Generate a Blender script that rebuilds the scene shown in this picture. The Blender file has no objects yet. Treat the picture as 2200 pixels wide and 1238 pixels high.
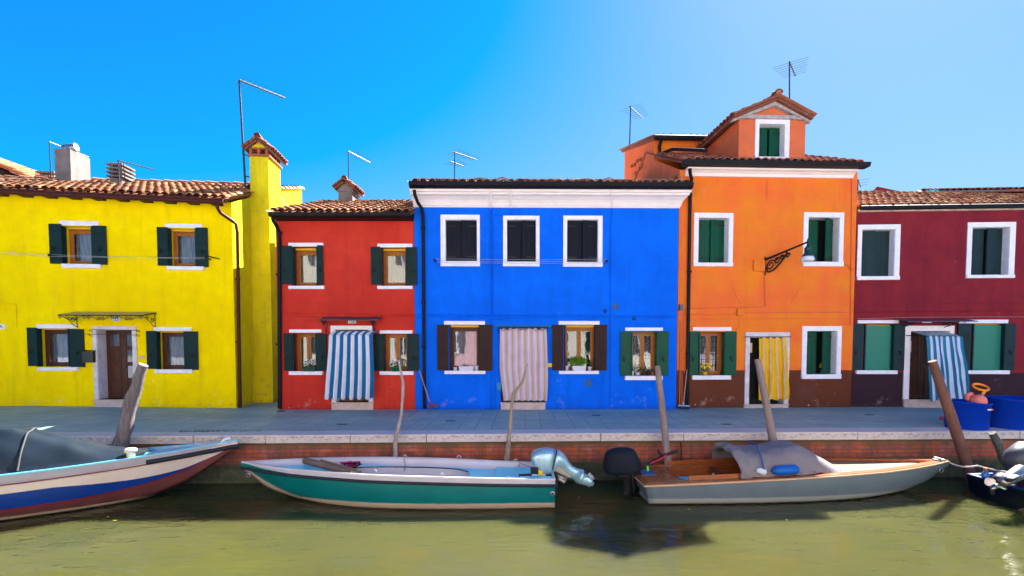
import bpy, bmesh, math, random
from mathutils import Vector, Matrix, noise
random.seed(7)
PI = math.pi
R = math.radians
scene = bpy.context.scene
col = scene.collection

# ---------------------------------------------------------------- camera
IW, IH, FPX = 2200.0, 1238.0, 1080.0
HOR = 735.0
PITCH = 0.043
PPY = HOR + FPX * math.tan(PITCH)
EYE = Vector((0, 0, 1.7))
WATER = -0.88
cam = bpy.data.cameras.new('camera')
camo = bpy.data.objects.new('camera', cam)
col.objects.link(camo)
camo.location = EYE
camo.rotation_euler = (PI / 2 - PITCH, 0, 0)
cam.sensor_width = 36
cam.lens = 36 * FPX / IW
cam.shift_y = (PPY - IH / 2) / IW
cam.clip_end = 800
cam.clip_start = 0.05
scene.camera = camo

# ---------------------------------------------------------------- light
SUN_AZ, SUN_EL = R(38), R(45.7)
world = bpy.data.worlds.new("World")
scene.world = world
world.use_nodes = True
nt = world.node_tree
for n in list(nt.nodes): nt.nodes.remove(n)
sky = nt.nodes.new('ShaderNodeTexSky')
sky.sky_type = 'NISHITA'
sky.sun_disc = False
sky.sun_elevation = SUN_EL
sky.sun_rotation = SUN_AZ
sky.altitude = 0
sky.air_density = 0.75
sky.dust_density = 0.32
sky.ozone_density = 4.0
# the photograph was taken through a polarising filter: deeper, more even blue
sps = nt.nodes.new('ShaderNodeSeparateColor'); cmb = nt.nodes.new('ShaderNodeCombineColor')
nt.links.new(sky.outputs[0], sps.inputs[0])
def wmath(op, a, b):
    n = nt.nodes.new('ShaderNodeMath'); n.operation = op
    for i, v in ((0, a), (1, b)):
        if isinstance(v, (int, float)): n.inputs[i].default_value = v
        else: nt.links.new(v, n.inputs[i])
    return n.outputs[0]
def soft(x, k, p):      # smooth shoulder at k
    return wmath('DIVIDE', x, wmath('POWER', wmath('ADD', wmath('POWER', wmath('DIVIDE', x, k), p), 1.0), 1.0 / p))
nt.links.new(soft(wmath('MAXIMUM', wmath('MULTIPLY', wmath('SUBTRACT', sps.outputs[0], 1.42), 1.0), 0.03), 1.35, 2.0), cmb.inputs[0])
nt.links.new(soft(wmath('MULTIPLY', sps.outputs[1], 0.58), 2.25, 4.0), cmb.inputs[1])
nt.links.new(wmath('MINIMUM', sps.outputs[2], 3.4), cmb.inputs[2])
bg = nt.nodes.new('ShaderNodeBackground')
bg.inputs['Strength'].default_value = 0.05
wo = nt.nodes.new('ShaderNodeOutputWorld')
nt.links.new(cmb.outputs[0], bg.inputs[0])
nt.links.new(bg.outputs[0], wo.inputs[0])
sl = bpy.data.lights.new('sun', 'SUN')
sl.energy = 5.0
sl.angle = R(0.5)
sl.color = (1, 0.96, 0.9)
so = bpy.data.objects.new('sun', sl)
col.objects.link(so)
D = Vector((math.sin(SUN_AZ) * math.cos(SUN_EL), math.cos(SUN_AZ) * math.cos(SUN_EL), math.sin(SUN_EL)))
so.rotation_euler = D.to_track_quat('Z', 'Y').to_euler()
so.location = (30, 30, 40)
scene.view_settings.view_transform = 'Standard'
scene.view_settings.look = 'None'
scene.view_settings.exposure = 2.8
scene.view_settings.gamma = 1
scene.cycles.max_bounces = 6
scene.cycles.diffuse_bounces = 4
scene.cycles.glossy_bounces = 3
scene.cycles.transparent_max_bounces = 6
scene.cycles.sample_clamp_indirect = 6

# ---------------------------------------------------------------- pixel -> point
def ray(px, py):
    x = (px - IW / 2) / FPX
    y = -(py - PPY) / FPX
    c, s = math.cos(PITCH), math.sin(PITCH)
    return Vector((x, c + y * s, -s + y * c))
def at_z(px, py, z=0.0):
    d = ray(px, py); t = (z - EYE.z) / d.z
    return EYE + d * t
def at_y(px, py, Y):
    d = ray(px, py)
    return EYE + d * (Y / d.y)

# ---------------------------------------------------------------- object helpers
def tag(o, label=None, cat=None, group=None, kind=None):
    if label: o['label'] = label
    if cat: o['category'] = cat
    if group: o['group'] = group
    if kind: o['kind'] = kind
    return o
def empty(name, loc=(0, 0, 0), rz=0.0, parent=None):
    o = bpy.data.objects.new(name, None)
    o.empty_display_size = 0.2
    col.objects.link(o)
    o.location = loc; o.rotation_euler = (0, 0, rz)
    if parent: o.parent = parent
    return o

class MB:
    def __init__(s):
        s.v = []; s.f = []; s.m = []; s.s = []; s.c = []
    def add(s, vs, fs, mi=0, smooth=False, c=None):
        b = len(s.v)
        s.v += [Vector(v) for v in vs]
        if isinstance(c, list): s.c += c
        else: s.c += [c if c else (0.5, 0.5, 0.5)] * len(vs)
        for f in fs:
            s.f.append([i + b for i in f]); s.m.append(mi); s.s.append(smooth)
        return s
    def box(s, x0, x1, y0, y1, z0, z1, mi=0, c=None, M=None):
        vs = [Vector((x, y, z)) for z in (z0, z1) for y in (y0, y1) for x in (x0, x1)]
        if M: vs = [M @ v for v in vs]
        return s.add(vs, [(0, 2, 3, 1), (4, 5, 7, 6), (0, 1, 5, 4), (2, 6, 7, 3), (0, 4, 6, 2), (1, 3, 7, 5)], mi, False, c)
    def tube(s, pts, r, n=8, mi=0, caps=True, c=None, sq=(1, 1), up=None):
        pts = [Vector(p) for p in pts]
        rs = r if isinstance(r, (list, tuple)) else [r] * len(pts)
        vs = []; fs = []
        t0 = (pts[1] - pts[0]).normalized()
        a = Vector(up) if up else (Vector((0, 0, 1)) if abs(t0.z) < 0.9 else Vector((1, 0, 0)))
        nrm = (a - t0 * a.dot(t0)).normalized()
        for i, p in enumerate(pts):
            if i == 0: t = t0
            elif i == len(pts) - 1: t = (pts[i] - pts[i - 1]).normalized()
            else: t = ((pts[i + 1] - pts[i]).normalized() + (pts[i] - pts[i - 1]).normalized()).normalized()
            nrm = (nrm - t * nrm.dot(t)).normalized()
            bi = t.cross(nrm)
            for k in range(n):
                an = 2 * PI * (k + 0.5) / n
                vs.append(p + nrm * math.cos(an) * rs[i] * sq[0] + bi * math.sin(an) * rs[i] * sq[1])
        for i in range(len(pts) - 1):
            for k in range(n):
                k2 = (k + 1) % n
                fs.append((i * n + k, i * n + k2, (i + 1) * n + k2, (i + 1) * n + k))
        s.add(vs, fs, mi, n > 5, c)
        if caps:
            s.add(vs[:n], [tuple(range(n))[::-1]], mi, False, c)
            s.add(vs[-n:], [tuple(range(n))], mi, False, c)
        return s
    def lathe(s, prof, n=16, mi=0, M=None, c=None, sx=1, sy=1):
        vs = []; fs = []
        for (r, z) in prof:
            for k in range(n):
                an = 2 * PI * k / n
                v = Vector((math.cos(an) * r * sx, math.sin(an) * r * sy, z))
                vs.append(M @ v if M else v)
        for i in range(len(prof) - 1):
            for k in range(n):
                k2 = (k + 1) % n
                fs.append((i * n + k, i * n + k2, (i + 1) * n + k2, (i + 1) * n + k))
        return s.add(vs, fs, mi, True, c)
    def prism(s, poly, a0, a1, axis='x', mi=0, c=None, M=None):
        # poly in the two other axes, extruded along axis
        def P(a, p):
            if axis == 'x': v = Vector((a, p[0], p[1]))
            elif axis == 'y': v = Vector((p[0], a, p[1]))
            else: v = Vector((p[0], p[1], a))
            return M @ v if M else v
        n = len(poly)
        vs = [P(a0, p) for p in poly] + [P(a1, p) for p in poly]
        fs = [tuple(range(n)), tuple(range(2 * n - 1, n - 1, -1))]
        fs += [(i, i + n, (i + 1) % n + n, (i + 1) % n) for i in range(n)]
        return s.add(vs, fs, mi, False, c)
    def grid(s, fn, nu, nv, mi=0, smooth=True, cf=None):
        vs = []; cs = []; fs = []
        for j in range(nv + 1):
            for i in range(nu + 1):
                u, v = i / nu, j / nv
                vs.append(fn(u, v)); cs.append(cf(u, v) if cf else (u, v, 0.5))
        for j in range(nv):
            for i in range(nu):
                a = j * (nu + 1) + i
                fs.append((a, a + 1, a + nu + 2, a + nu + 1))
        return s.add(vs, fs, mi, smooth, cs)
    def leaves(s, center, rad, n, size, mi=0, rnd=random, up=0.3):
        for _ in range(n):
            while True:
                d = Vector((rnd.uniform(-1, 1), rnd.uniform(-1, 1), rnd.uniform(-1, 1)))
                if 0.05 < d.length < 1: break
            p = Vector(center) + Vector((d.x * rad[0], d.y * rad[1], d.z * rad[2]))
            a = Vector((rnd.uniform(-1, 1), rnd.uniform(-1, 1), rnd.uniform(-.4, 1) + up)).normalized()
            b = a.orthogonal().normalized()
            b.rotate(Matrix.Rotation(rnd.uniform(0, 6.28), 3, a))
            sz = size * rnd.uniform(.6, 1.3)
            cdir = a.cross(b)
            q = [p - b * sz * .5, p + cdir * sz * .28, p + b * sz * .5, p - cdir * sz * .28]
            s.add(q, [(0, 1, 2, 3)], mi, False, (rnd.random(), rnd.random(), 0))
        return s
    def build(s, name, mats, parent=None, bevel=0, merge=False, loc=None, rz=None):
        me = bpy.data.meshes.new(name)
        me.from_pydata([tuple(v) for v in s.v], [], s.f)
        if not isinstance(mats, (list, tuple)): mats = [mats]
        for m in mats: me.materials.append(m)
        for p, mi, sm in zip(me.polygons, s.m, s.s):
            p.material_index = mi; p.use_smooth = sm
        at = me.attributes.new('tone', 'FLOAT_COLOR', 'POINT')
        flat = []
        for c in s.c: flat += [c[0], c[1], c[2], 1]
        at.data.foreach_set('color', flat)
        bm = bmesh.new(); bm.from_mesh(me)
        if merge: bmesh.ops.remove_doubles(bm, verts=bm.verts, dist=1e-4)
        bmesh.ops.recalc_face_normals(bm, faces=bm.faces)
        bm.to_mesh(me); bm.free()
        o = bpy.data.objects.new(name, me)
        col.objects.link(o)
        if parent: o.parent = parent
        if loc is not None: o.location = loc
        if rz is not None: o.rotation_euler = (0, 0, rz)
        if bevel:
            b = o.modifiers.new('b', 'BEVEL'); b.width = bevel; b.segments = 2; b.limit_method = 'ANGLE'; b.angle_limit = R(40)
        return o

def thing_mesh(mb, name, mats, origin, label, cat, group=None, rz=0, bevel=0):
    """mesh whose verts are world coords -> object with its origin at its base"""
    o3 = Vector(origin)
    mb.v = [v - o3 for v in mb.v]
    o = mb.build(name, mats, loc=o3, bevel=bevel)
    return tag(o, label, cat, group)

# ---------------------------------------------------------------- materials
_m = {}
def newmat(name):
    m = bpy.data.materials.new(name); m.use_nodes = True
    t = m.node_tree
    return m, t, t.nodes['Principled BSDF'], t.nodes.new, t.links.new
def mixc(t, fac, a, b, mode='MIX'):
    n = t.nodes.new('ShaderNodeMix'); n.data_type = 'RGBA'; n.blend_type = mode
    for sock, val in ((n.inputs[0], fac), (n.inputs[6], a), (n.inputs[7], b)):
        if hasattr(val, 'links') or isinstance(val, bpy.types.NodeSocket): t.links.new(val, sock)
        elif isinstance(val, (tuple, list)): sock.default_value = (*val[:3], 1)
        else: sock.default_value = val
    return n.outputs[2]
def ramp(t, src, stops, interp='LINEAR'):
    n = t.nodes.new('ShaderNodeValToRGB'); e = n.color_ramp.elements
    n.color_ramp.interpolation = interp
    while len(e) > 1: e.remove(e[-1])
    e[0].position = stops[0][0]; e[0].color = (*stops[0][1], 1) if len(stops[0][1]) == 3 else stops[0][1]
    for p, c in stops[1:]:
        k = e.new(p); k.color = (*c, 1)
    t.links.new(src, n.inputs[0])
    return n.outputs[0]
def nz(t, scale, detail=4, rough=.55, coord=None, stretch=None, dist=0):
    n = t.nodes.new('ShaderNodeTexNoise'); n.inputs['Scale'].default_value = scale
    n.inputs['Detail'].default_value = detail; n.inputs['Roughness'].default_value = rough
    n.inputs['Distortion'].default_value = dist
    tc = t.nodes.new('ShaderNodeTexCoord')
    src = tc.outputs['Object']
    if stretch:
        mp = t.nodes.new('ShaderNodeMapping'); mp.inputs['Scale'].default_value = stretch
        t.links.new(src, mp.inputs[0]); src = mp.outputs[0]
    t.links.new(src, n.inputs['Vector'])
    return n.outputs[0]
def math_n(t, op, a, b=0.0, clamp=False):
    n = t.nodes.new('ShaderNodeMath'); n.operation = op; n.use_clamp = clamp
    for i, v in ((0, a), (1, b)):
        if isinstance(v, bpy.types.NodeSocket): t.links.new(v, n.inputs[i])
        else: n.inputs[i].default_value = v
    return n.outputs[0]
def bump(t, bs, h, strength=.3, dist=.01):
    b = t.nodes.new('ShaderNodeBump'); b.inputs['Strength'].default_value = strength
    b.inputs['Distance'].default_value = dist
    t.links.new(h, b.inputs['Height']); t.links.new(b.outputs[0], bs.inputs['Normal'])
def bw(*a): return tuple((x, x, x) for x in a)
def plain(name, c, rough=.5, metal=0, var=.25, vs=4, stretch=None, bs=.15, spec=None, fine=60):
    if name in _m: return _m[name]
    m, t, b, N, L = newmat(name)
    f = ramp(t, nz(t, vs, 5, .6, stretch=stretch), [(.3, (0, 0, 0)), (.7, (1, 1, 1))])
    d = tuple(x * (1 - var) for x in c)
    c1 = mixc(t, f, c, d)
    L(c1, b.inputs['Base Color'])
    b.inputs['Roughness'].default_value = rough; b.inputs['Metallic'].default_value = metal
    b.inputs['Specular IOR Level'].default_value = spec if spec is not None else (.5 if metal or rough < .35 else .18)
    if bs: bump(t, b, nz(t, fine, 3, stretch=stretch), bs, .004)
    _m[name] = m
    return m
def stucco(name, c, dirt, sock=None, peel=(.7, .62, .5), peelt=.74, warm=None, seed=0):
    m, t, b, N, L = newmat(name)
    big = ramp(t, nz(t, .55 + seed * .1, 5, .6), [(.38, (0, 0, 0)), (.62, (1, 1, 1))])
    w = warm or tuple(min(1, x * 1.18) for x in c)
    c1 = mixc(t, big, c, w)
    med = ramp(t, nz(t, 3.2, 6, .7), [(.35, (0, 0, 0)), (.75, (.5, .5, .5))])
    c2 = mixc(t, med, c1, tuple(x * .78 for x in c))
    streak = ramp(t, nz(t, 1.6, 6, .65, stretch=(3.0, 3.0, .28)), [(.52, (0, 0, 0)), (.78, (.45, .45, .45))])
    c3 = mixc(t, streak, c2, dirt)
    tc = N('ShaderNodeTexCoord'); sp = N('ShaderNodeSeparateXYZ'); L(tc.outputs['Object'], sp.inputs[0])
    z = sp.outputs[2]
    if sock:
        zz = math_n(t, 'ADD', z, math_n(t, 'MULTIPLY', nz(t, 7, 3), .012))
        k = math_n(t, 'LESS_THAN', zz, sock[0] + .006)
        sc = mixc(t, med, sock[1], tuple(x * .7 for x in sock[1]))
        c3 = mixc(t, k, c3, sc)
    # peeling flakes near the ground
    low = ramp(t, z, [(0.0, (1, 1, 1)), (.9, (.35, .35, .35)), (1.0, (.12, .12, .12))])
    pn = nz(t, 6.5, 6, .62)
    pv = math_n(t, 'ADD', pn, math_n(t, 'MULTIPLY', low, .09))
    pk = ramp(t, pv, [(peelt, (0, 0, 0)), (peelt + .012, (1, 1, 1))])
    c4 = mixc(t, pk, c3, peel)
    # pale salt bloom in drifts low on the wall
    sb = ramp(t, math_n(t, 'ADD', nz(t, 2.3, 7, .72), math_n(t, 'MULTIPLY', low, .10)), [(.66, (0, 0, 0)), (.78, (.30, .30, .30))])
    c4 = mixc(t, sb, c4, tuple(x * .45 + .38 for x in c))
    # damp tide mark by the paving
    dm = math_n(t, 'ADD', z, math_n(t, 'MULTIPLY', nz(t, 5, 5, .7), .25))
    dk = ramp(t, dm, [(.10, (.55, .55, .55)), (.26, (0, 0, 0))])
    c5 = mixc(t, dk, c4, (.085, .045, .032) if sock else dirt)
    L(c5, b.inputs['Base Color'])
    b.inputs['Roughness'].default_value = .85
    b.inputs['Specular IOR Level'].default_value = .04
    h = math_n(t, 'ADD', math_n(t, 'MULTIPLY', nz(t, 9, 6, .7), 1.4), nz(t, 70, 3))
    h = math_n(t, 'SUBTRACT', h, math_n(t, 'MULTIPLY', pk, .8))
    bump(t, b, h, .35, .012)
    return m
def tile_mat(name, stops):
    m, t, b, N, L = newmat(name)
    a = N('ShaderNodeAttribute'); a.attribute_name = 'tone'
    sp = N('ShaderNodeSeparateColor'); L(a.outputs['Color'], sp.inputs[0])
    c = ramp(t, sp.outputs[0], stops)
    n1 = ramp(t, nz(t, 9, 6, .7), [(.5, (0, 0, 0)), (.75, (.7, .7, .7))])
    c = mixc(t, n1, c, (.09, .05, .03))
    n2 = ramp(t, nz(t, 4, 5, .7), [(.58, (0, 0, 0)), (.66, (.6, .6, .6))])
    c = mixc(t, n2, c, (.30, .27, .18))
    L(c, b.inputs['Base Color']); b.inputs['Roughness'].default_value = .85
    bump(t, b, nz(t, 50, 4), .4, .006)
    return m
def stripe_mat(name, stops, n, rough=.8, trans=.0, warp=0.0):
    """cloth; stripes run down, laid out by cloth coordinate u (tone.x)"""
    m, t, b, N, L = newmat(name)
    a = N('ShaderNodeAttribute'); a.attribute_name = 'tone'
    sp = N('ShaderNodeSeparateColor'); L(a.outputs['Color'], sp.inputs[0])
    f = math_n(t, 'FRACT', math_n(t, 'MULTIPLY', sp.outputs[0], n))
    c = ramp(t, f, stops, 'CONSTANT')
    w = ramp(t, nz(t, 3, 4), [(.3, (1, 1, 1)), (.8, (.82, .8, .8))])
    c = mixc(t, 1.0, c, w, 'MULTIPLY')
    L(c, b.inputs['Base Color']); b.inputs['Roughness'].default_value = rough
    b.inputs['Specular IOR Level'].default_value = .2
    b.inputs['Sheen Weight'].default_value = .2
    bump(t, b, nz(t, 220, 2), .15, .002)
    return m

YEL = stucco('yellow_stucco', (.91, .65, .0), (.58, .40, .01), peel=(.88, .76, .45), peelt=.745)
YEL2 = stucco('shaded_yellow_side_stucco', (.70, .60, .012), (.34, .26, .04), peel=(.50, .42, .05), peelt=.67, seed=2)  # shade put into the base yellow, darker and greener; patches are grime
RED = stucco('red_stucco', (.50, .034, .022), (.24, .025, .03), peel=(.62, .36, .30), peelt=.755, warm=(.60, .05, .028), seed=1)
BLU = stucco('blue_stucco', (.004, .12, .72), (.005, .07, .42), peel=(.05, .30, .70), peelt=.765, warm=(.004, .15, .84), seed=3)
ORA = stucco('orange_stucco', (.80, .225, .022), (.62, .12, .03), sock=(.97, (.13, .042, .022)), peel=(.6, .45, .33), peelt=.745, warm=(.82, .145, .04), seed=4)
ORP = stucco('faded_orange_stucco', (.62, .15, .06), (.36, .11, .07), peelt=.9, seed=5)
PUR = stucco('burgundy_stucco', (.185, .020, .032), (.09, .012, .028), sock=(.90, (.045, .024, .032)), peel=(.35, .2, .18), peelt=.82, warm=(.25, .024, .032), seed=6)
PINKW = stucco('pale_pink_stucco', (.6, .42, .40), (.4, .3, .28), peelt=.9, seed=7)
WHITE = plain('white_painted_stone', (.84, .82, .86), .6, var=.14, vs=7, bs=.2)
STONE = plain('istrian_stone', (.74, .68, .71), .65, var=.35, vs=5, bs=.4)
STEPS = plain('worn_step_stone', (.62, .50, .44), .6, var=.3, vs=6, bs=.3)
GREEN_D = plain('dark_green_paint', (.002, .024, .022), .55, var=.25, vs=5)
GREEN_M = plain('green_paint', (.001, .075, .036), .5, var=.25, vs=5)
GREEN_G = plain('grey_green_paint', (.012, .036, .040), .6, var=.3, vs=3)
BROWN_S = plain('brown_shutter_paint', (.036, .014, .011), .6, var=.3, vs=6, stretch=(8, 8, 1))
NAVY_S = plain('blue_black_shutter_paint', (.002, .006, .014), .6, var=.3, vs=4)
WOOD_W = plain('honey_window_wood', (.42, .155, .028), .35, var=.4, vs=6, stretch=(8, 8, 1))
WOOD_D = plain('dark_door_wood', (.10, .036, .018), .35, var=.5, vs=6, stretch=(8, 8, 1))
WOOD_O = plain('oak_door_wood', (.30, .12, .03), .4, var=.5, vs=6, stretch=(8, 8, 1))
IRON = plain('black_iron', (.012, .012, .016), .5, .4, var=.3)
DPIPE = plain('dark_pipe_paint', (.006, .007, .011), .6, var=.3)
BPIPE = plain('brown_pipe_paint', (.075, .014, .009), .55, var=.3)
GALV = plain('galvanised_metal', (.32, .33, .35), .4, .8, var=.3)
CREAMW = plain('cream_plaster', (.84, .76, .73), .7, var=.12, vs=3, bs=.3)
GREYR = plain('grey_render', (.24, .21, .19), .9, var=.45, vs=3, bs=.6, fine=30)
DARK = plain('dark_void', (.012, .011, .012), .9, var=.2, bs=0)
BLIND = plain('aluminium_blind', (.42, .36, .33), .5, var=.2)
YSTRIP = plain('yellow_blind_box', (.75, .42, .03), .6, var=.15)
LACE = plain('white_net_curtain', (.42, .40, .45), .8, var=.5, vs=9, stretch=(4, 4, .4))
TEAL_P = plain('teal_lintel_paint', (.004, .16, .40), .6, var=.2)
TILE = tile_mat('roof_tile', [(0, (.18, .055, .025)), (.4, (.36, .13, .045)), (.75, (.52, .23, .085)), (1, (.62, .38, .19))])
TILE_R = tile_mat('roof_tile_red', [(0, (.16, .05, .03)), (.5, (.34, .10, .05)), (.85, (.45, .17, .08)), (1, (.55, .33, .2))])
TERRA = plain('terracotta', (.40, .13, .06), .8, var=.4)
def glass_mat():
    m, t, b, N, L = newmat('window_glass')
    t.nodes.remove(b)
    out = [n for n in t.nodes if n.type == 'OUTPUT_MATERIAL'][0]
    g = N('ShaderNodeBsdfGlossy'); g.inputs['Roughness'].default_value = .02
    g.inputs['Color'].default_value = (.95, .97, 1, 1)
    tr = N('ShaderNodeBsdfTransparent'); tr.inputs[0].default_value = (.85, .88, .88, 1)
    mx = N('ShaderNodeMixShader'); fr = N('ShaderNodeFresnel'); fr.inputs[0].default_value = 1.5
    bp = N('ShaderNodeBump'); bp.inputs['Strength'].default_value = .08; bp.inputs['Distance'].default_value = .02
    L(nz(t, 2.5, 2), bp.inputs['Height']); L(bp.outputs[0], g.inputs['Normal'])
    L(math_n(t, 'ADD', fr.outputs[0], .012), mx.inputs[0]); L(tr.outputs[0], mx.inputs[1]); L(g.outputs[0], mx.inputs[2])
    L(mx.outputs[0], out.inputs[0])
    return m
GLASS = glass_mat()
def weathered(name, a, b_, sc=1.0):
    m, t, b, N, L = newmat(name)
    f = ramp(t, nz(t, 9 * sc, 7, .75, stretch=(5, 5, .35)), [(.33, (0, 0, 0)), (.62, (1, 1, 1))])
    g = ramp(t, nz(t, 2.2, 4), [(.4, (0, 0, 0)), (.75, (.5, .5, .5))])
    c = mixc(t, f, a, b_); c = mixc(t, g, c, tuple(x * .5 for x in a))
    L(c, b.inputs['Base Color']); b.inputs['Roughness'].default_value = .9
    bump(t, b, nz(t, 14 * sc, 6, .7, stretch=(5, 5, .3)), .9, .02)
    return m
POST_A = weathered('split_grey_timber', (.055, .045, .045), (.26, .22, .21))
POST_B = weathered('smooth_grey_timber', (.20, .145, .135), (.30, .235, .22))
POST_C = weathered('brown_timber', (.12, .048, .033), (.19, .085, .058))
POST_D = weathered('wet_dark_timber', (.025, .03, .025), (.12, .12, .11))
BARK = weathered('pale_bark', (.17, .13, .11), (.52, .46, .42), 2)

# ================================================================ SETTING
# pavement with a gentle rise toward the yellow house
def kerb_y(x):                     # front edge of the quay
    return 9.05 + (x + 4.2) * 0.031
def ground_h(x, y):
    k = max(0, min(1, (-7.2 - x) / 5.0)); d = max(0, min(1, (y - kerb_y(x) - .5) / 2.6))
    return 0.125 * k * d
def build_pavement():
    mb = MB()
    xs = [-70, -30] + [-18 + i for i in range(0, 37)] + [30, 70]
    ys = [0.0, .3, .8, 1.4, 2.0, 2.6, 3.2, 4.2, 8, 20, 70]
    def fn(u, v):
        i = min(len(xs) - 1, int(round(u * (len(xs) - 1)))); j = int(round(v * (len(ys) - 1)))
        x = xs[i]; y = kerb_y(x) + .40 + ys[j]
        return (x, y, ground_h(x, y))
    mb.grid(fn, len(xs) - 1, len(ys) - 1, smooth=False)
    m, t, b, N, L = newmat('paving_slabs')
    tc = N('ShaderNodeTexCoord'); mp = N('ShaderNodeMapping')
    mp.inputs['Rotation'].default_value = (0, 0, R(91.5)); L(tc.outputs['Object'], mp.inputs[0])
    br = N('ShaderNodeTexBrick'); L(mp.outputs[0], br.inputs[0])
    br.inputs['Scale'].default_value = 1.0
    br.inputs['Brick Width'].default_value = .74; br.inputs['Row Height'].default_value = .33
    br.inputs['Mortar Size'].default_value = .008; br.inputs['Mortar Smooth'].default_value = .3
    br.inputs['Bias'].default_value = 0
    br.inputs['Color1'].default_value = (.28, .43, .37, 1); br.inputs['Color2'].default_value = (.35, .48, .42, 1)
    br.inputs['Mortar'].default_value = (.06, .07, .075, 1)
    st = ramp(t, nz(t, 1.1, 6, .7), [(.42, (0, 0, 0)), (.6, (1, 1, 1))])
    c = mixc(t, math_n(t, 'MULTIPLY', st, .75), br.outputs['Color'], (.20, .34, .33))
    f2 = ramp(t, nz(t, 6, 6, .75), [(.5, (0, 0, 0)), (.75, (.6, .6, .6))])
    c = mixc(t, f2, c, (.33, .32, .30))
    lg = ramp(t, nz(t, .45, 5, .65, stretch=(1, 2.2, 1)), [(.40, (0, 0, 0)), (.62, (1, 1, 1))])
    c = mixc(t, math_n(t, 'MULTIPLY', lg, .55), c, (.17, .24, .25))
    dk = ramp(t, nz(t, 2.4, 7, .8), [(.60, (0, 0, 0)), (.70, (.7, .7, .7))])
    c = mixc(t, dk, c, (.10, .115, .12))
    wsp = ramp(t, nz(t, 4.3, 2, .4), [(.775, (0, 0, 0)), (.79, (.9, .9, .9))])
    c = mixc(t, wsp, c, (.62, .6, .58))
    L(c, b.inputs['Base Color']); b.inputs['Roughness'].default_value = .62
    h = math_n(t, 'SUBTRACT', math_n(t, 'MULTIPLY', nz(t, 18, 6, .7), .6), br.outputs['Fac'])
    bump(t, b, h, .35, .01)
    o = mb.build('pavement', m); tag(o, kind='structure')
build_pavement()
def drains():
    pv = bpy.data.objects['pavement']
    for (px, py) in ((968, 905), (1281, 893), (604, 884), (1868, 892), (735, 912), (1560, 912)):
        c = at_z(px, py); h = ground_h(c.x, c.y); mb = MB()
        mb.box(c.x - .10, c.x + .10, c.y - .035, c.y + .035, h + .002, h + .008)
        for k in range(5): mb.box(c.x - .085 + k * .036, c.x - .062 + k * .036, c.y - .026, c.y + .026, h + .008, h + .010, 1)
        mb.build('drain_grate', [plain('worn_iron', (.05, .045, .04), .7, .3), DARK], pv)
drains()

def build_opposite_quay():
    mb = MB(); mb.box(-70, 70, -40, .9, -2.0, -.02)
    o = mb.build('opposite_pavement', plain('opposite_paving', (.52, .53, .58), .8, var=.4, vs=2)); tag(o, kind='structure')  # paving kept pale to bounce light across the canal
build_opposite_quay()

def build_water():
    mb = MB(); mb.box(-70, 70, .7, 12.0, -2.05, WATER)
    m, t, b, N, L = newmat('canal_water')
    n1 = ramp(t, nz(t, .30, 4, .6), [(.3, (0, 0, 0)), (.7, (1, 1, 1))])
    c = mixc(t, n1, (.031, .036, .011), (.048, .047, .013))
    L(c, b.inputs['Base Color'])
    b.inputs['Subsurface Weight'].default_value = 1.0
    b.inputs['Subsurface Radius'].default_value = (1.6, 1.8, 1.2)
    b.inputs['Subsurface Scale'].default_value = 1.0
    b.inputs['Roughness'].default_value = .07; b.inputs['IOR'].default_value = 1.33; b.inputs['Specular IOR Level'].default_value = .34; b.inputs['Specular Tint'].default_value = (.62, 1, 1, 1)
    w0 = nz(t, .55, 1, .4, stretch=(.8, 2.0, 1), dist=.8)
    w1 = nz(t, 1.9, 2, .5, stretch=(.8, 1.8, 1), dist=1.6)
    w2 = nz(t, 6.5, 2, .5, stretch=(1.0, 1.7, 1), dist=.8)
    h = math_n(t, 'ADD', math_n(t, 'ADD', math_n(t, 'MULTIPLY', w0, 2.2), math_n(t, 'MULTIPLY', w1, .55)), math_n(t, 'MULTIPLY', w2, .03))
    bp = N('ShaderNodeBump'); bp.inputs['Strength'].default_value = .55; bp.inputs['Distance'].default_value = .05
    L(h, bp.inputs['Height']); L(bp.outputs[0], b.inputs['Normal'])
    o = mb.build('water', m); tag(o, kind='structure')
    bed = MB(); bed.box(-70, 70, .6, 12.2, -2.6, -2.1)
    tag(bed.build('canal_bed', plain('mud', (.06, .055, .03), .9)), kind='structure')
build_water()

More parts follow.
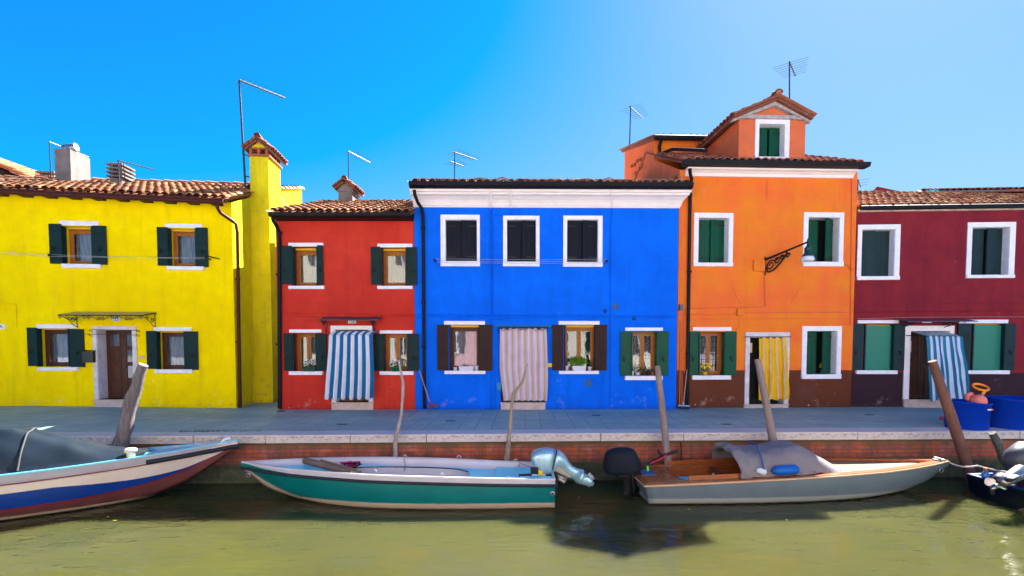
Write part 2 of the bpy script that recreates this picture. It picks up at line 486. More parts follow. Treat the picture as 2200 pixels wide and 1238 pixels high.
def build_quay_wall():
    m, t, b, N, L = newmat('quay_brick')
    tc = N('ShaderNodeTexCoord'); sp = N('ShaderNodeSeparateXYZ'); cb = N('ShaderNodeCombineXYZ')
    L(tc.outputs['Object'], sp.inputs[0])
    wob = math_n(t, 'MULTIPLY', nz(t, 1.3, 3), .03)
    zz = math_n(t, 'ADD', sp.outputs[2], wob)
    L(sp.outputs[0], cb.inputs[0]); L(zz, cb.inputs[1])
    br = N('ShaderNodeTexBrick'); L(cb.outputs[0], br.inputs[0]); br.inputs['Scale'].default_value = 1
    br.inputs['Brick Width'].default_value = .265; br.inputs['Row Height'].default_value = .078
    br.inputs['Mortar Size'].default_value = .0085; br.inputs['Mortar Smooth'].default_value = .2
    br.inputs['Color1'].default_value = (.44, .088, .022, 1); br.inputs['Color2'].default_value = (.27, .06, .038, 1)
    br.inputs['Mortar'].default_value = (.20, .13, .10, 1)
    pk = ramp(t, nz(t, 2.6, 4, .6), [(.5, (0, 0, 0)), (.66, (.6, .6, .6))])
    c = mixc(t, pk, br.outputs['Color'], (.44, .17, .16))
    pk2 = ramp(t, nz(t, 7, 5, .7), [(.5, (0, 0, 0)), (.62, (.7, .7, .7))])
    c = mixc(t, pk2, c, (.40, .060, .012))
    c = mixc(t, math_n(t, 'MULTIPLY', br.outputs['Fac'], .9), c, (.10, .065, .055))
    sk = ramp(t, nz(t, 1.7, 6, .7, stretch=(1.6, 1, .5)), [(.46, (0, 0, 0)), (.64, (.75, .75, .75))])
    c = mixc(t, sk, c, (.085, .045, .028))
    # darker olive band below the coping and algae near the water
    tp = math_n(t, 'ADD', sp.outputs[2], math_n(t, 'MULTIPLY', nz(t, 3.5, 6, .75), .22))
    k1 = ramp(t, tp, [(.0, (0, 0, 0)), (1, (1, 1, 1))]) 
    top = N('ShaderNodeMapRange'); L(tp, top.inputs[0]); top.inputs[1].default_value = -.17; top.inputs[2].default_value = -.07
    c = mixc(t, math_n(t, 'MULTIPLY', top.outputs[0], .8), c, (.07, .06, .022))
    al = N('ShaderNodeMapRange'); L(tp, al.inputs[0]); al.inputs[1].default_value = -.34; al.inputs[2].default_value = -.46
    gcol = mixc(t, ramp(t, nz(t, 8, 5, .7), [(.35, (0, 0, 0)), (.7, (1, 1, 1))]), (.020, .030, .014), (.075, .085, .04))
    c = mixc(t, al.outputs[0], c, gcol)
    L(c, b.inputs['Base Color']); b.inputs['Roughness'].default_value = .85
    h = math_n(t, 'SUBTRACT', nz(t, 22, 6, .7), math_n(t, 'MULTIPLY', br.outputs['Fac'], .9))
    bump(t, b, h, .6, .015)
    q = MB()
    a = math.atan(.031)
    q.add([(-60, 0, -2.2), (60, 0, -2.2), (60, 0, -.135), (-60, 0, -.135), (-60, .8, -2.2), (60, .8, -2.2), (60, .8, -.135), (-60, .8, -.135)],
          [(0, 1, 2, 3), (3, 2, 6, 7), (4, 7, 6, 5), (0, 3, 7, 4), (1, 5, 6, 2)])
    o = q.build('quay_wall', m, loc=(-4.2, kerb_y(-4.2) + .06, 0), rz=a)
    tag(o, 'red brick quay wall streaked with algae along the canal', 'wall')
    # coping stones
    m2, t, b, N, L = newmat('coping_stone')
    pits = ramp(t, nz(t, 11, 9, .88, stretch=(1, 1, 1.6)), [(.49, (0, 0, 0)), (.60, (.85, .85, .85))])
    tc = N('ShaderNodeTexCoord'); sp = N('ShaderNodeSeparateXYZ'); L(tc.outputs['Object'], sp.inputs[0])
    c = mixc(t, ramp(t, nz(t, 1.5, 4), [(.3, (0, 0, 0)), (.7, (1, 1, 1))]), (.56, .51, .48), (.46, .43, .41))
    mr = N('ShaderNodeMapRange'); L(math_n(t, 'ADD', sp.outputs[2], math_n(t, 'MULTIPLY', nz(t, 5, 6, .8), .12)), mr.inputs[0])
    mr.inputs[1].default_value = -.06; mr.inputs[2].default_value = .03
    mr2 = N('ShaderNodeMapRange'); L(sp.outputs[2], mr2.inputs[0]); mr2.inputs[1].default_value = -.006; mr2.inputs[2].default_value = -.014
    face = math_n(t, 'MULTIPLY', mr2.outputs[0], 1.0)
    pk = math_n(t, 'MULTIPLY', math_n(t, 'MULTIPLY', pits, math_n(t, 'ADD', mr.outputs[0], .28, True)), face)
    c = mixc(t, pk, c, (.075, .055, .032))
    L(c, b.inputs['Base Color']); b.inputs['Roughness'].default_value = .6
    bump(t, b, nz(t, 24, 8, .8), .7, .015)
    x = -20.0; rnd = random.Random(3)
    while x < 22:
        w = rnd.uniform(1.15, 1.75)
        s = MB(); s.box(0, w - .008, 0, .455, -.138, .012)
        k = s.build('coping_stone', m2, parent=o, bevel=.012)
        k.location = (x, -.062 + rnd.uniform(-.006, .006), rnd.uniform(-.003, .003)); x += w
build_quay_wall()

# ================================================================ FACADES
class House:
    def __init__(s, name, label, PL, PR, cat='house'):
        s.P = Vector((PL.x, PL.y, 0)); q = Vector((PR.x, PR.y, 0))
        s.e = (q - s.P).normalized(); s.n = Vector((-s.e.y, s.e.x, 0)); s.L = (q - s.P).length
        s.ang = math.atan2(s.e.y, s.e.x)
        s.root = empty(name, s.P, s.ang); tag(s.root, label, cat)
        s.ops = []
    def hu(s, px, py, off=0.0):
        d = ray(px, py); p0 = s.P + s.n * off
        t = (p0 - EYE).dot(s.n) / d.dot(s.n); w = EYE + d * t
        return (w - s.P).dot(s.e), w.z
    def world(s, u, y, z): return s.P + s.e * u + s.n * y + Vector((0, 0, z))
    def box(s, x0, y0, x1, y1, off=0.0):
        """pixel box -> u0,u1,z0,z1"""
        ym = (y0 + y1) / 2; xm = (x0 + x1) / 2
        return s.hu(x0, ym, off)[0], s.hu(x1, ym, off)[0], s.hu(xm, y1, off)[1], s.hu(xm, y0, off)[1]
    def opening(s, r, depth=.3): s.ops.append((r, depth)); return r
    def wall(s, u0, u1, z0, zl, zr, mat, thick=.32, name='wall', reveal=None, y0=0.0):
        """front wall with the collected openings cut out, one mesh"""
        mb = MB()
        us = sorted({u0, u1, *[v for r, _ in s.ops for v in (r[0], r[1]) if u0 < v < u1]})
        zs = sorted({z0, min(zl, zr), *[v for r, _ in s.ops for v in (r[2], r[3])]})
        ztop = min(zl, zr)
        zt = lambda u: zl + (zr - zl) * (u - u0) / (u1 - u0)
        for i in range(len(us) - 1):
            for j in range(len(zs) - 1):
                a, b_, c, d = us[i], us[i + 1], zs[j], zs[j + 1]
                if any(r[0] - 1e-5 <= a and b_ <= r[1] + 1e-5 and r[2] - 1e-5 <= c and d <= r[3] + 1e-5 for r, _ in s.ops): continue
                da, db = (zt(a), zt(b_)) if abs(d - ztop) < 1e-6 else (d, d)
                mb.add([(a, y0, c), (b_, y0, c), (b_, y0, db), (a, y0, da)], [(0, 1, 2, 3)])
        for r, dep in s.ops:
            a, b_, c, d = r; e = y0 + dep
            mb.add([(a, y0, c), (a, y0, d), (b_, y0, d), (b_, y0, c), (a, e, c), (a, e, d), (b_, e, d), (b_, e, c)],
                   [(0, 1, 5, 4), (2, 3, 7, 6), (1, 2, 6, 5), (0, 4, 7, 3)], 1 if reveal else 0)
        return mb.build(name, [mat, reveal] if reveal else mat, s.root)

def groove_leaf(mb, x0, x1, y0, y1, z0, z1, hor=True, n=5, mi=0):
    """boarded shutter leaf: planks with thin gaps between them"""
    th = y1 - y0
    mb.box(x0 + .004, x1 - .004, y0 + th * .28, y1, z0 + .004, z1 - .004, mi)
    g = .005
    if hor:
        h = (z1 - z0) / n
        for i in range(n): mb.box(x0, x1, y0, y0 + th * .62, z0 + i * h + g / 2, z0 + (i + 1) * h - g / 2, mi)
    else:
        w = (x1 - x0) / n
        for i in range(n): mb.box(x0 + i * w + g / 2, x0 + (i + 1) * w - g / 2, y0, y0 + th * .62, z0, z1, mi)

def latch(mb, x, y, z, mi=1, s=1.0):
    mb.tube([(x - .035 * s, y, z + .09 * s), (x - .03 * s, y - .015, z), (x, y - .02, z - .07 * s), (x + .03 * s, y - .015, z), (x + .035 * s, y, z + .05 * s)], .009 * s, 5, mi)
    mb.box(x - .045 * s, x + .045 * s, y - .012, y + .006, z + .03 * s, z + .045 * s, mi)

def casement(H, root, r, y, split=1, wood=WOOD_W, curtain='lace', topbox=None, glassmat=None, grid=False):
    """wooden frame, panes and curtain set in an opening"""
    a, b_, c, d = r
    fr = MB(); w = .05
    if topbox:
        tb = MB(); tb.box(a, b_, y - .10, y - .012, d - topbox, d - .002)
        tb.build('blind_box', YSTRIP, root); d = d - topbox
    fr.box(a, a + w, y, y + .06, c, d); fr.box(b_ - w, b_, y, y + .06, c, d)
    fr.box(a + w, b_ - w, y, y + .06, d - w, d); fr.box(a + w, b_ - w, y, y + .06, c, c + w)
    fr.build('window_frame', wood, root, bevel=.004)
    n = split; W_ = (b_ - a - 2 * w) / n
    for i in range(n):
        x0 = a + w + i * W_; x1 = x0 + W_; z0, z1 = c + w, d - w
        cs = MB(); k = .055; yy = y - .012
        cs.box(x0 + .003, x0 + k, yy, yy + .05, z0, z1); cs.box(x1 - k, x1 - .003, yy, yy + .05, z0, z1)
        cs.box(x0 + k, x1 - k, yy, yy + .05, z1 - k, z1 - .003); cs.box(x0 + k, x1 - k, yy, yy + .05, z0 + .003, z0 + k)
        cs.build('casement', wood, root, bevel=.005)
        g = MB(); g.box(x0 + k, x1 - k, yy + .022, yy + .028, z0 + k, z1 - k)
        g.build('pane', glassmat or GLASS, root)
        if grid:
            gb = MB(); gg = 3; hh = 6
            for q in range(1, gg): gb.box(x0 + k + (x1 - x0 - 2 * k) * q / gg - .006, x0 + k + (x1 - x0 - 2 * k) * q / gg + .006, yy - .03, yy - .018, z0 + k, z1 - k)
            for q in range(1, hh): gb.box(x0 + k, x1 - k, yy - .031, yy - .019, z0 + k + (z1 - z0 - 2 * k) * q / hh - .005, z0 + k + (z1 - z0 - 2 * k) * q / hh + .005)
            gb.build('window_grille', IRON, root)
    if curtain:
        cm = {'lace': LACE}.get(curtain, curtain) if isinstance(curtain, str) else curtain
        cu = MB(); A, B = a + w, b_ - w; ph = random.random() * 6
        cu.grid(lambda u, v: (A + (B - A) * u, y + .13 + .022 * math.sin(u * 38 + ph) + .01 * math.sin(u * 91), c + .03 + (d - c - .05) * v), 60, 1)
        cu.build('net_curtain', cm, root)
    vb = MB(); vb.box(a - .01, b_ + .01, y + .2, y + .24, c - .01, r[3] + .01)
    vb.build('dark_backing', DARK, root)

def strips(H, root, lintel, sill, m=WHITE, sp=.075):
    if lintel:
        r = H.box(*lintel); mb = MB(); mb.box(r[0], r[1], -.022, .0, r[2], r[3]); mb.build('lintel', m, root, bevel=.005)
    if sill:
        r = H.box(*sill, -sp); mb = MB(); mb.box(r[0], r[1], -sp, .03, r[2], r[3]); mb.build('sill', m, root, bevel=.008)

def open_window(H, op, lintel, sill, L=None, Rr=None, smat=GREEN_D, split=1, hor=True, lining=.17, yfr=.24, liner=True, topbox=None, label=None, **kw):
    """window with its shutters folded back: L / Rr are pixel boxes of the leaves on the wall"""
    r = H.opening(H.box(*op), .32)
    root = empty('window', (0, 0, 0), 0, H.root)
    if label: root['label'] = label
    # shift the empty to the opening so that its parts have a base
    strips(H, root, lintel, sill)
    casement(H, root, r, yfr, split, topbox=topbox, **kw)
    # leaf on the wall and the leaf folded into the jamb
    n = 5 if hor else 3
    for side, q in (('L', L), ('R', Rr)):
        if q:
            if len(q) == 2: q = (q[0], (L or Rr)[1] if False else op[1] - 4, q[1], op[3] + 3)
            rr = H.box(*q, -.05)
            mb = MB(); groove_leaf(mb, rr[0], rr[1], -.058, -.014, rr[2], rr[3], hor, n)
            lx = rr[0] + (rr[1] - rr[0]) * (.35 if side == 'L' else .55)
            latch(mb, lx, -.066, rr[2] + (rr[3] - rr[2]) * .38, s=.9)
            mb.build('shutter', [smat, IRON], root)
        if liner:
            mb = MB(); th = .032
            if side == 'L': mb.box(r[0] + .004, r[0] + th, -.05, -.05 + lining, r[2] + .006, r[3] - .006)
            else: mb.box(r[1] - th, r[1] - .004, -.05, -.05 + lining, r[2] + .006, r[3] - .006)
            mb.build('shutter_fold', smat, root, bevel=.004)
    return r, root

def closed_window(H, outer, inner, smat, m=WHITE, rec=.17, ajar=0.0, hinge=True, nb=3, gap=None):
    """stone surround proud of the wall, plank shutters set back in the reveal"""
    r = H.opening(H.box(*inner), rec + .14)
    o = H.box(*outer)
    root = empty('window', (0, 0, 0), 0, H.root)
    mb = MB(); p = -.025
    mb.box(o[0], r[0], p, .0, r[2], o[3]); mb.box(r[1], o[1], p, .0, r[2], o[3])
    mb.box(r[0], r[1], p, .0, r[3], o[3])
    # reveal lining
    mb.box(r[0], r[0] + .006, .001, rec + .1, r[2], r[3]); mb.box(r[1] - .006, r[1], .001, rec + .1, r[2], r[3])
    mb.box(r[0] + .006, r[1] - .006, .001, rec + .1, r[3] - .006, r[3])
    mb.build('stone_surround', m, root)
    s_ = MB(); s_.box(o[0] - .005, o[1] + .005, -.055, rec + .1, o[2], r[2]); s_.build('sill', m, root, bevel=.008)
    W_ = (r[1] - r[0] - .02)
    mid = r[0] + .01 + W_ * (.5 if gap is None else gap[0])
    mid2 = mid + .006 if gap is None else r[0] + .01 + W_ * gap[1]
    for (x0, x1, k) in ((r[0] + .01, mid, -1), (mid2, r[1] - .01, 1)):
        hx = x0 if k < 0 else x1
        w = W_ * .5; mb = MB()
        lo, hi = (0, w) if k < 0 else (-w, 0)
        groove_leaf(mb, lo, hi, 0, .04, r[2] + .012, r[3] - .012, False, nb)
        if hinge:
            for zz in (r[2] + (r[3] - r[2]) * .13, r[3] - (r[3] - r[2]) * .13):
                xx = (.0, w * .62) if k < 0 else (-w * .62, 0)
                mb.box(xx[0], xx[1], -.008, .0, zz - .016, zz + .016, 1)
        sh = mb.build('shutter', [smat, IRON], root)
        frac = min(1, (x1 - x0) / w); ang = math.acos(max(-1, frac)) if frac < .999 else 0
        sh.location = (hx, rec, 0); sh.rotation_euler = (0, 0, (1 if k < 0 else -1) * -ang * (1))
    vb = MB(); vb.box(r[0] - .01, r[1] + .01, rec + .11, rec + .13, r[2], r[3]); vb.build('dark_backing', DARK, root)
    return r, root

def tiles(root, eL, eR, rL, rR, mat, pitchw=.19, row=.34, seed=1, name='roof_tiles', deck=True, jitter=.012):
    eL, eR, rL, rR = map(Vector, (eL, eR, rL, rR))
    rnd = random.Random(seed)
    N_ = (eR - eL).cross(rL - eL).normalized()
    if N_.z < 0: N_ = -N_
    P = lambda u, v: (eL * (1 - u) + eR * u) * (1 - v) + (rL * (1 - u) + rR * u) * v
    n = max(2, round(max((eR - eL).length, (rR - rL).length) / pitchw))
    m = max(2, round((rL - eL).length / row))
    S = (eR - eL).normalized(); mb = MB(); seg = 6
    for i in range(n):
        u = (i + .5) / n
        for j in range(m):
            v0 = j / m; v1 = min(1, (j + 1.12) / m)
            j1 = rnd.uniform(-jitter, jitter); j0 = rnd.uniform(-jitter, jitter)
            p0 = P(u, v0) + S * j0 + N_ * (.028 + rnd.uniform(0, .012)); p1 = P(u, v1) + S * j1 + N_ * .006
            c = (min(1, max(0, rnd.gauss(.5, .27))), rnd.random(), 0)
            vs = []
            for (p, w, h) in ((p0, pitchw * .44, .060), (p1, pitchw * .36, .048), (p0, pitchw * .38, .047)):
                for k in range(seg + 1):
                    a = PI * k / seg
                    vs.append(p + S * math.cos(a) * w + N_ * math.sin(a) * h)
            fs = [(k, k + 1, seg + 2 + k, seg + 1 + k) for k in range(seg)]
            q = 2 * (seg + 1)
            fs += [(q + k, q + k + 1, k + 1, k) for k in range(seg)]
            mb.add(vs, fs, 0, True, c)
    for i in range(n + 1):
        u = i / n; c = (rnd.random() * .5, .5, 0); vs = []
        uu = min(1, max(0, u))
        for v in (0, 1):
            for k in range(4):
                a = PI * k / 3; w = pitchw * .5
                vs.append(P(uu, v) + S * math.cos(a) * w + N_ * (.03 - math.sin(a) * .045))
        mb.add(vs, [(k, k + 1, 5 + k, 4 + k) for k in range(3)], 0, True, c)
    # deck boards under the tiles
    if deck:
        q = [eL + N_ * -.02, eR + N_ * -.02, rR + N_ * -.02, rL + N_ * -.02]
        q2 = [v - N_ * .05 for v in q]
        mb.add(q + q2, [(0, 1, 2, 3), (4, 7, 6, 5), (0, 4, 5, 1), (1, 5, 6, 2), (2, 6, 7, 3), (3, 7, 4, 0)], 0, False, (.1, .1, .1))
    return mb.build(name, mat, root)

def ridge_caps(root, a, b_, mat, r=.1, seed=3):
    a, b_ = Vector(a), Vector(b_); rnd = random.Random(seed); mb = MB()
    n = max(1, round((b_ - a).length / .4)); d = (b_ - a).normalized(); s = d.cross(Vector((0, 0, 1))).normalized()
    for i in range(n):
        p0 = a + (b_ - a) * (i / n) + Vector((0, 0, .03)); p1 = a + (b_ - a) * ((i + 1.1) / n)
        vs = []
        for p, k in ((p0, 1.05), (p1, .9)):
            for q in range(7):
                an = PI * q / 6; vs.append(p + s * math.cos(an) * r * k + Vector((0, 0, math.sin(an) * r * .8 * k)))
        mb.add(vs, [(q, q + 1, 8 + q, 7 + q) for q in range(6)], 0, True, (rnd.random() * .8, .5, 0))
    return mb.build('ridge_tiles', mat, root)

def shell(H, u0, u1, z0, zl, zr, ridge_y, ridge_z, depth, mat, name='side_wall'):
    """side walls, back wall, of the house body behind the front wall"""
    mb = MB()
    for u, z in ((u0, zl), (u1, zr)):
        mb.add([(u, 0.001, z0), (u, depth, z0), (u, depth, z), (u, ridge_y, ridge_z), (u, 0.001, z)], [(0, 1, 2, 3, 4)])
    mb.add([(u0, depth, z0), (u1, depth, z0), (u1, depth, zr), (u0, depth, zl)], [(0, 1, 2, 3)])
    return mb.build(name, mat, H.root)
def back_roof(H, u0, u1, ry, rz, depth, ez, mat):
    mb = MB()
    mb.add([(u0, ry, rz), (u1, ry, rz), (u1, depth + .2, ez), (u0, depth + .2, ez), (u0, ry, rz - .08), (u1, ry, rz - .08), (u1, depth + .2, ez - .08), (u0, depth + .2, ez - .08)],
           [(0, 1, 2, 3), (4, 7, 6, 5), (2, 6, 7, 3), (0, 3, 7, 4), (1, 5, 6, 2)], 0, False, (.5, .5, .5))
    return mb.build('rear_roof', mat, H.root)

def pipe_px(H, pts, r, mat, off=-.06, name='downpipe', brackets=(), n=8):
    P = []
    for p in pts:
        o = p[2] if len(p) > 2 else off
        u, z = H.hu(p[0], p[1], o); P.append((u, o, z))
    mb = MB(); mb.tube(P, r, n)
    for (px, py) in brackets:
        u, z = H.hu(px, py, off); mb.tube([(u, off, z - .022), (u, off, z + .022)], r * 1.45, n)
    return mb.build(name, mat, H.root)

def spiral(mb, cx, cy, z, r, turns, dirn=1, start=0, th=.009, plane='xz', mi=0):
    pts = []
    for k in range(int(12 * turns) + 1):
        a = start + dirn * 2 * PI * k / 12; rr = r * (1 - .8 * k / (12 * turns))
        pts.append((cx + rr * math.cos(a), cy, z + rr * math.sin(a)) if plane == 'xz' else (cx, cy + rr * math.cos(a), z + rr * math.sin(a)))
    mb.tube(pts, th, 5, mi)

def door(H, op, depth=.26, mat=WOOD_D, surround=None, step=None, panels=True, surm=STONE, glass=()):
    r = H.opening(H.box(*op), depth + .06)
    root = empty('door', (0, 0, 0), 0, H.root)
    if surround:
        o = H.box(*surround); mb = MB(); p = -.03
        mb.box(o[0], r[0], p, 0, r[2], o[3]); mb.box(r[1], o[1], p, 0, r[2], o[3]); mb.box(r[0], r[1], p, 0, r[3], o[3])
        mb.box(r[0], r[0] + .008, .001, depth, r[2], r[3]); mb.box(r[1] - .008, r[1], .001, depth, r[2], r[3]); mb.box(r[0] + .008, r[1] - .008, .001, depth, r[3] - .008, r[3])
        mb.build('door_surround', surm, root)
    if step:
        q = H.box(*step, -.06); mb = MB(); mb.box(q[0], q[1], -.06, depth + .05, -.05, r[2] - .03)
        mb.box(q[0] - .012, q[1] + .012, -.08, depth + .05, r[2] - .03, r[2]); mb.build('doorstep', STEPS, root, bevel=.006)
    a, b_, c, d = r; mid = (a + b_) / 2
    for k, (x0, x1) in enumerate(((a + .009, mid - .002), (mid + .002, b_ - .009))):
        mb = MB(); mb.box(x0, x1, depth, depth + .05, c + .005, d - .005)
        if panels:
            w = x1 - x0; n = 4; h = (d - c - .1) / n
            for i in range(n):
                z0 = c + .05 + i * h + .04; z1 = z0 + h - .07
                xa, xb = x0 + w * .2, x1 - w * .2
                gl = (k, i) in glass
                mb.box(xa - .025, xb + .025, depth - .015, depth, z0 - .025, z0); mb.box(xa - .025, xb + .025, depth - .015, depth, z1, z1 + .025)
                mb.box(xa - .025, xa, depth - .015, depth, z0, z1); mb.box(xb, xb + .025, depth - .015, depth, z0, z1)
                mb.box(xa + .012, xb - .012, depth - .010, depth, z0 + .012, z1 - .012, 1 if gl else 0)
        lf = mb.build('door_leaf', [mat, GLASSO], root, bevel=.004)
        if k: 
            hd = MB(); hd.tube([(x0 + .05, depth, (c + d) / 2 - .1), (x0 + .05, depth - .05, (c + d) / 2 - .1), (x0 + .05, depth - .05, (c + d) / 2 - .02)], .012, 6)
            hd.build('door_handle', GALV, root)
    return r, root

def glass_opaque():
    m, t, b, N, L = newmat('dark_reflecting_glass')
    b.inputs['Base Color'].default_value = (.05, .05, .045, 1); b.inputs['Roughness'].default_value = .04
    b.inputs['IOR'].default_value = 1.8
    return m
GLASSO = glass_opaque()

def text_part(s, size, loc, root, mat, name='house_number', rz=0, align='CENTER'):
    cu = bpy.data.curves.new(name, 'FONT'); cu.body = s; cu.size = size; cu.align_x = align; cu.align_y = 'CENTER'
    cu.extrude = .0015; cu.materials.append(mat)
    o = bpy.data.objects.new(name, cu); col.objects.link(o); o.parent = root
    o.location = loc; o.rotation_euler = (PI / 2, 0, rz)
    me = bpy.data.meshes.new_from_object(o)
    n = bpy.data.objects.new(name, me); col.objects.link(n); n.parent = root; n.location = loc; n.rotation_euler = (PI / 2, 0, rz)
    bpy.data.objects.remove(o)
    n.name = name
    return n

# ================================================================ YELLOW HOUSE
Y = House('yellow_house', 'bright yellow house with dark green shutters and a tall yellow chimney', at_z(0, 883), at_z(508, 877))
YL = Y.L
sh = dict(smat=GREEN_D)
open_window(Y, (133, 486, 202, 567), (128, 475, 213, 485), (131, 567, 215, 576), (106, 481, 132, 567), (199, 485, 228, 569), topbox=.045, **sh)
open_window(Y, (361, 491, 424, 572), (355, 481, 435, 490), (357, 572, 437, 580), (338, 488, 360, 571), (421, 489, 446, 574), topbox=.045, **sh)
open_window(Y, (80, 706, 152, 788), (79, 697, 166, 706), (79, 789, 166, 797), (59, 704, 80, 787), (150, 707, 180, 789), topbox=.03, wood=WOOD_D, **sh)
open_window(Y, (337, 712, 400, 794), (331, 703, 412, 711), (331, 794, 412, 802), (315, 711, 336, 793), (397, 712, 425, 795), topbox=.03, wood=WOOD_D, **sh)
door(Y, (211, 709, 287, 858), depth=.30, mat=WOOD_D, surround=(202, 701, 296, 858), step=(202, 858, 296, 874), glass=((1, 3), (1, 2), (1, 1), (0, 3)))
# eave line (slightly out of level, as the house is)
el, ezl = Y.hu(0, 412, -.35); er, ezr = Y.hu(478, 434, -.35)
sl_ = (ezr - ezl) / (er - el)
uE0, uE1 = -4.5, YL + .02
zE = lambda u: ezl + sl_ * (u - el)
Y.wall(-4.5, YL, -.3, zE(-4.5) + .08, zE(YL) + .08, YEL)
ry = 3.0; rz = 6.52; DEP = 6.4
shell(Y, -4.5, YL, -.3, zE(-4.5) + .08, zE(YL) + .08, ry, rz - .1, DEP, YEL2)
tiles(Y.root, (uE0, -.38, zE(uE0) + .09), (uE1 + .02, -.38, zE(uE1) + .09), (uE0, ry, rz), (uE1 + .02, ry, rz), TILE, seed=2)
back_roof(Y, uE0, uE1, ry, rz, DEP, 5.4, TILE)
ridge_caps(Y.root, (uE0, ry, rz + .02), (uE1, ry, rz + .02), TILE)
g = MB()
segs = 9
for i in range(segs):
    a = uE0 + (uE1 - .02 - uE0) * i / segs; b2 = uE0 + (uE1 - .02 - uE0) * (i + 1) / segs
    g.tube([(a, -.42, zE(a) - .015), (b2, -.42, zE(b2) - .015)], .062, 10)
    g.tube([(b2 - .03, -.42, zE(b2) - .015), (b2, -.42, zE(b2) - .015)], .068, 10)
g.build('gutter', BPIPE, Y.root)
for i in range(18):
    u = uE0 + .3 + i * .55
    if u < YL: g = MB(); g.box(u, u + .22, -.34, .0, zE(u) - .03, zE(u) + .04); g.build('rafter_end', BROWN_S, Y.root)
gx, gz = Y.hu(470, 436, -.42)
pipe_px(Y, [(466, 438, -.42), (467, 446, -.40), (474, 458, -.32), (498, 474, -.08), (507, 482, .03), (510, 500, .05), (516, 876, .05)], .042, BPIPE, off=.05, brackets=((512, 735), (511, 600)))
# side wall extension and chimney, standing on the wall that faces right
XR = Y.P + Y.e * YL
ch = empty('chimney', (0, 0, 0), 0, Y.root)
c0u, _ = Y.hu(577, 500, 1.12)   # breast front face at local y=1.12
zb0, zb1 = -.3, Y.hu(560, 337, 1.12)[1]
wl = Y.hu(537.6, 400, 1.12)[0]; wr = Y.hu(577.6, 400, 1.12)[0]
b = MB()
b.box(YL - .01, wr, 1.12, 2.02, -.3, zE(YL) + .55)
b.box(wl, wr + .001, 1.119, 2.021, zE(YL) + .52, zb1)
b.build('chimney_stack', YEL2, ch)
zt = zb1
cb = MB(); cb.box(wl - .05, wr + .05, 1.07, 2.07, zt, zt + .06)
for u in (wl, (wl + wr) / 2 - .035, wr - .07):
    for yy in (1.10, 1.96): cb.box(u, u + .07, yy, yy + .07, zt + .06, zt + .20)
cb.box(wl - .03, wr + .03, 1.09, 2.05, zt + .20, zt + .24)
for yy in (1.4, 1.68): cb.box(wr - .07, wr, yy, yy + .07, zt + .06, zt + .20); cb.box(wl, wl + .07, yy, yy + .07, zt + .06, zt + .20)
cb.build('chimney_vents', TERRA, ch)
mid = (wl + wr) / 2
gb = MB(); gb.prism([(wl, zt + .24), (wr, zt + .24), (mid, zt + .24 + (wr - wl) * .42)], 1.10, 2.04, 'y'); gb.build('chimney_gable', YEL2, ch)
for sgn in (-1, 1):
    u_out = mid + sgn * ((wr - wl) / 2 + .13)
    tiles(ch, (u_out, 1.0, zt + .18), (u_out, 2.2, zt + .18), (mid, 1.0, zt + .27 + (wr - wl) * .42), (mid, 2.2, zt + .27 + (wr - wl) * .42), TILE_R, .17, .3, 5 + sgn, 'chimney_tiles')
ridge_caps(ch, (mid, .98, zt + .30 + (wr - wl) * .42), (mid, 2.2, zt + .30 + (wr - wl) * .42), TILE_R, .08)
# rear part of the side wall, taller than the neighbouring red roof
b = MB()
zw = lambda y: 1.7 + .2985 * (12.93 + y * .996)
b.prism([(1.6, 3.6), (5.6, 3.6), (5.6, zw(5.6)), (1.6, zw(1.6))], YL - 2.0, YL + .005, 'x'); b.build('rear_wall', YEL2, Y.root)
ridge_caps(Y.root, (YL - .04, 1.3, zw(1.3) + .0), (YL - .04, 5.7, zw(5.7) + .0), TILE, .13)
tiles(Y.root, (YL - 2.0, 2.0, zw(2.0)), (YL - .06, 2.0, zw(2.0)), (YL - 2.0, 5.6, zw(5.6)), (YL - .06, 5.6, zw(5.6)), TILE, seed=9, name='rear_tiles')
# thin pipe on the side wall
b = MB(); b.tube([(YL + .03, 1.0, .1), (YL + .03, 1.0, 2.0)], .02, 6); b.build('conduit', YEL2, Y.root)
# conduit and hook at far left
pipe_px(Y, [(-30, 650), (30, 652), (34, 655), (35, 700), (33, 699), (31, 696), (31, 692)][:4] + [(36, 703)], .012, YEL, off=-.02, name='conduit', n=6)
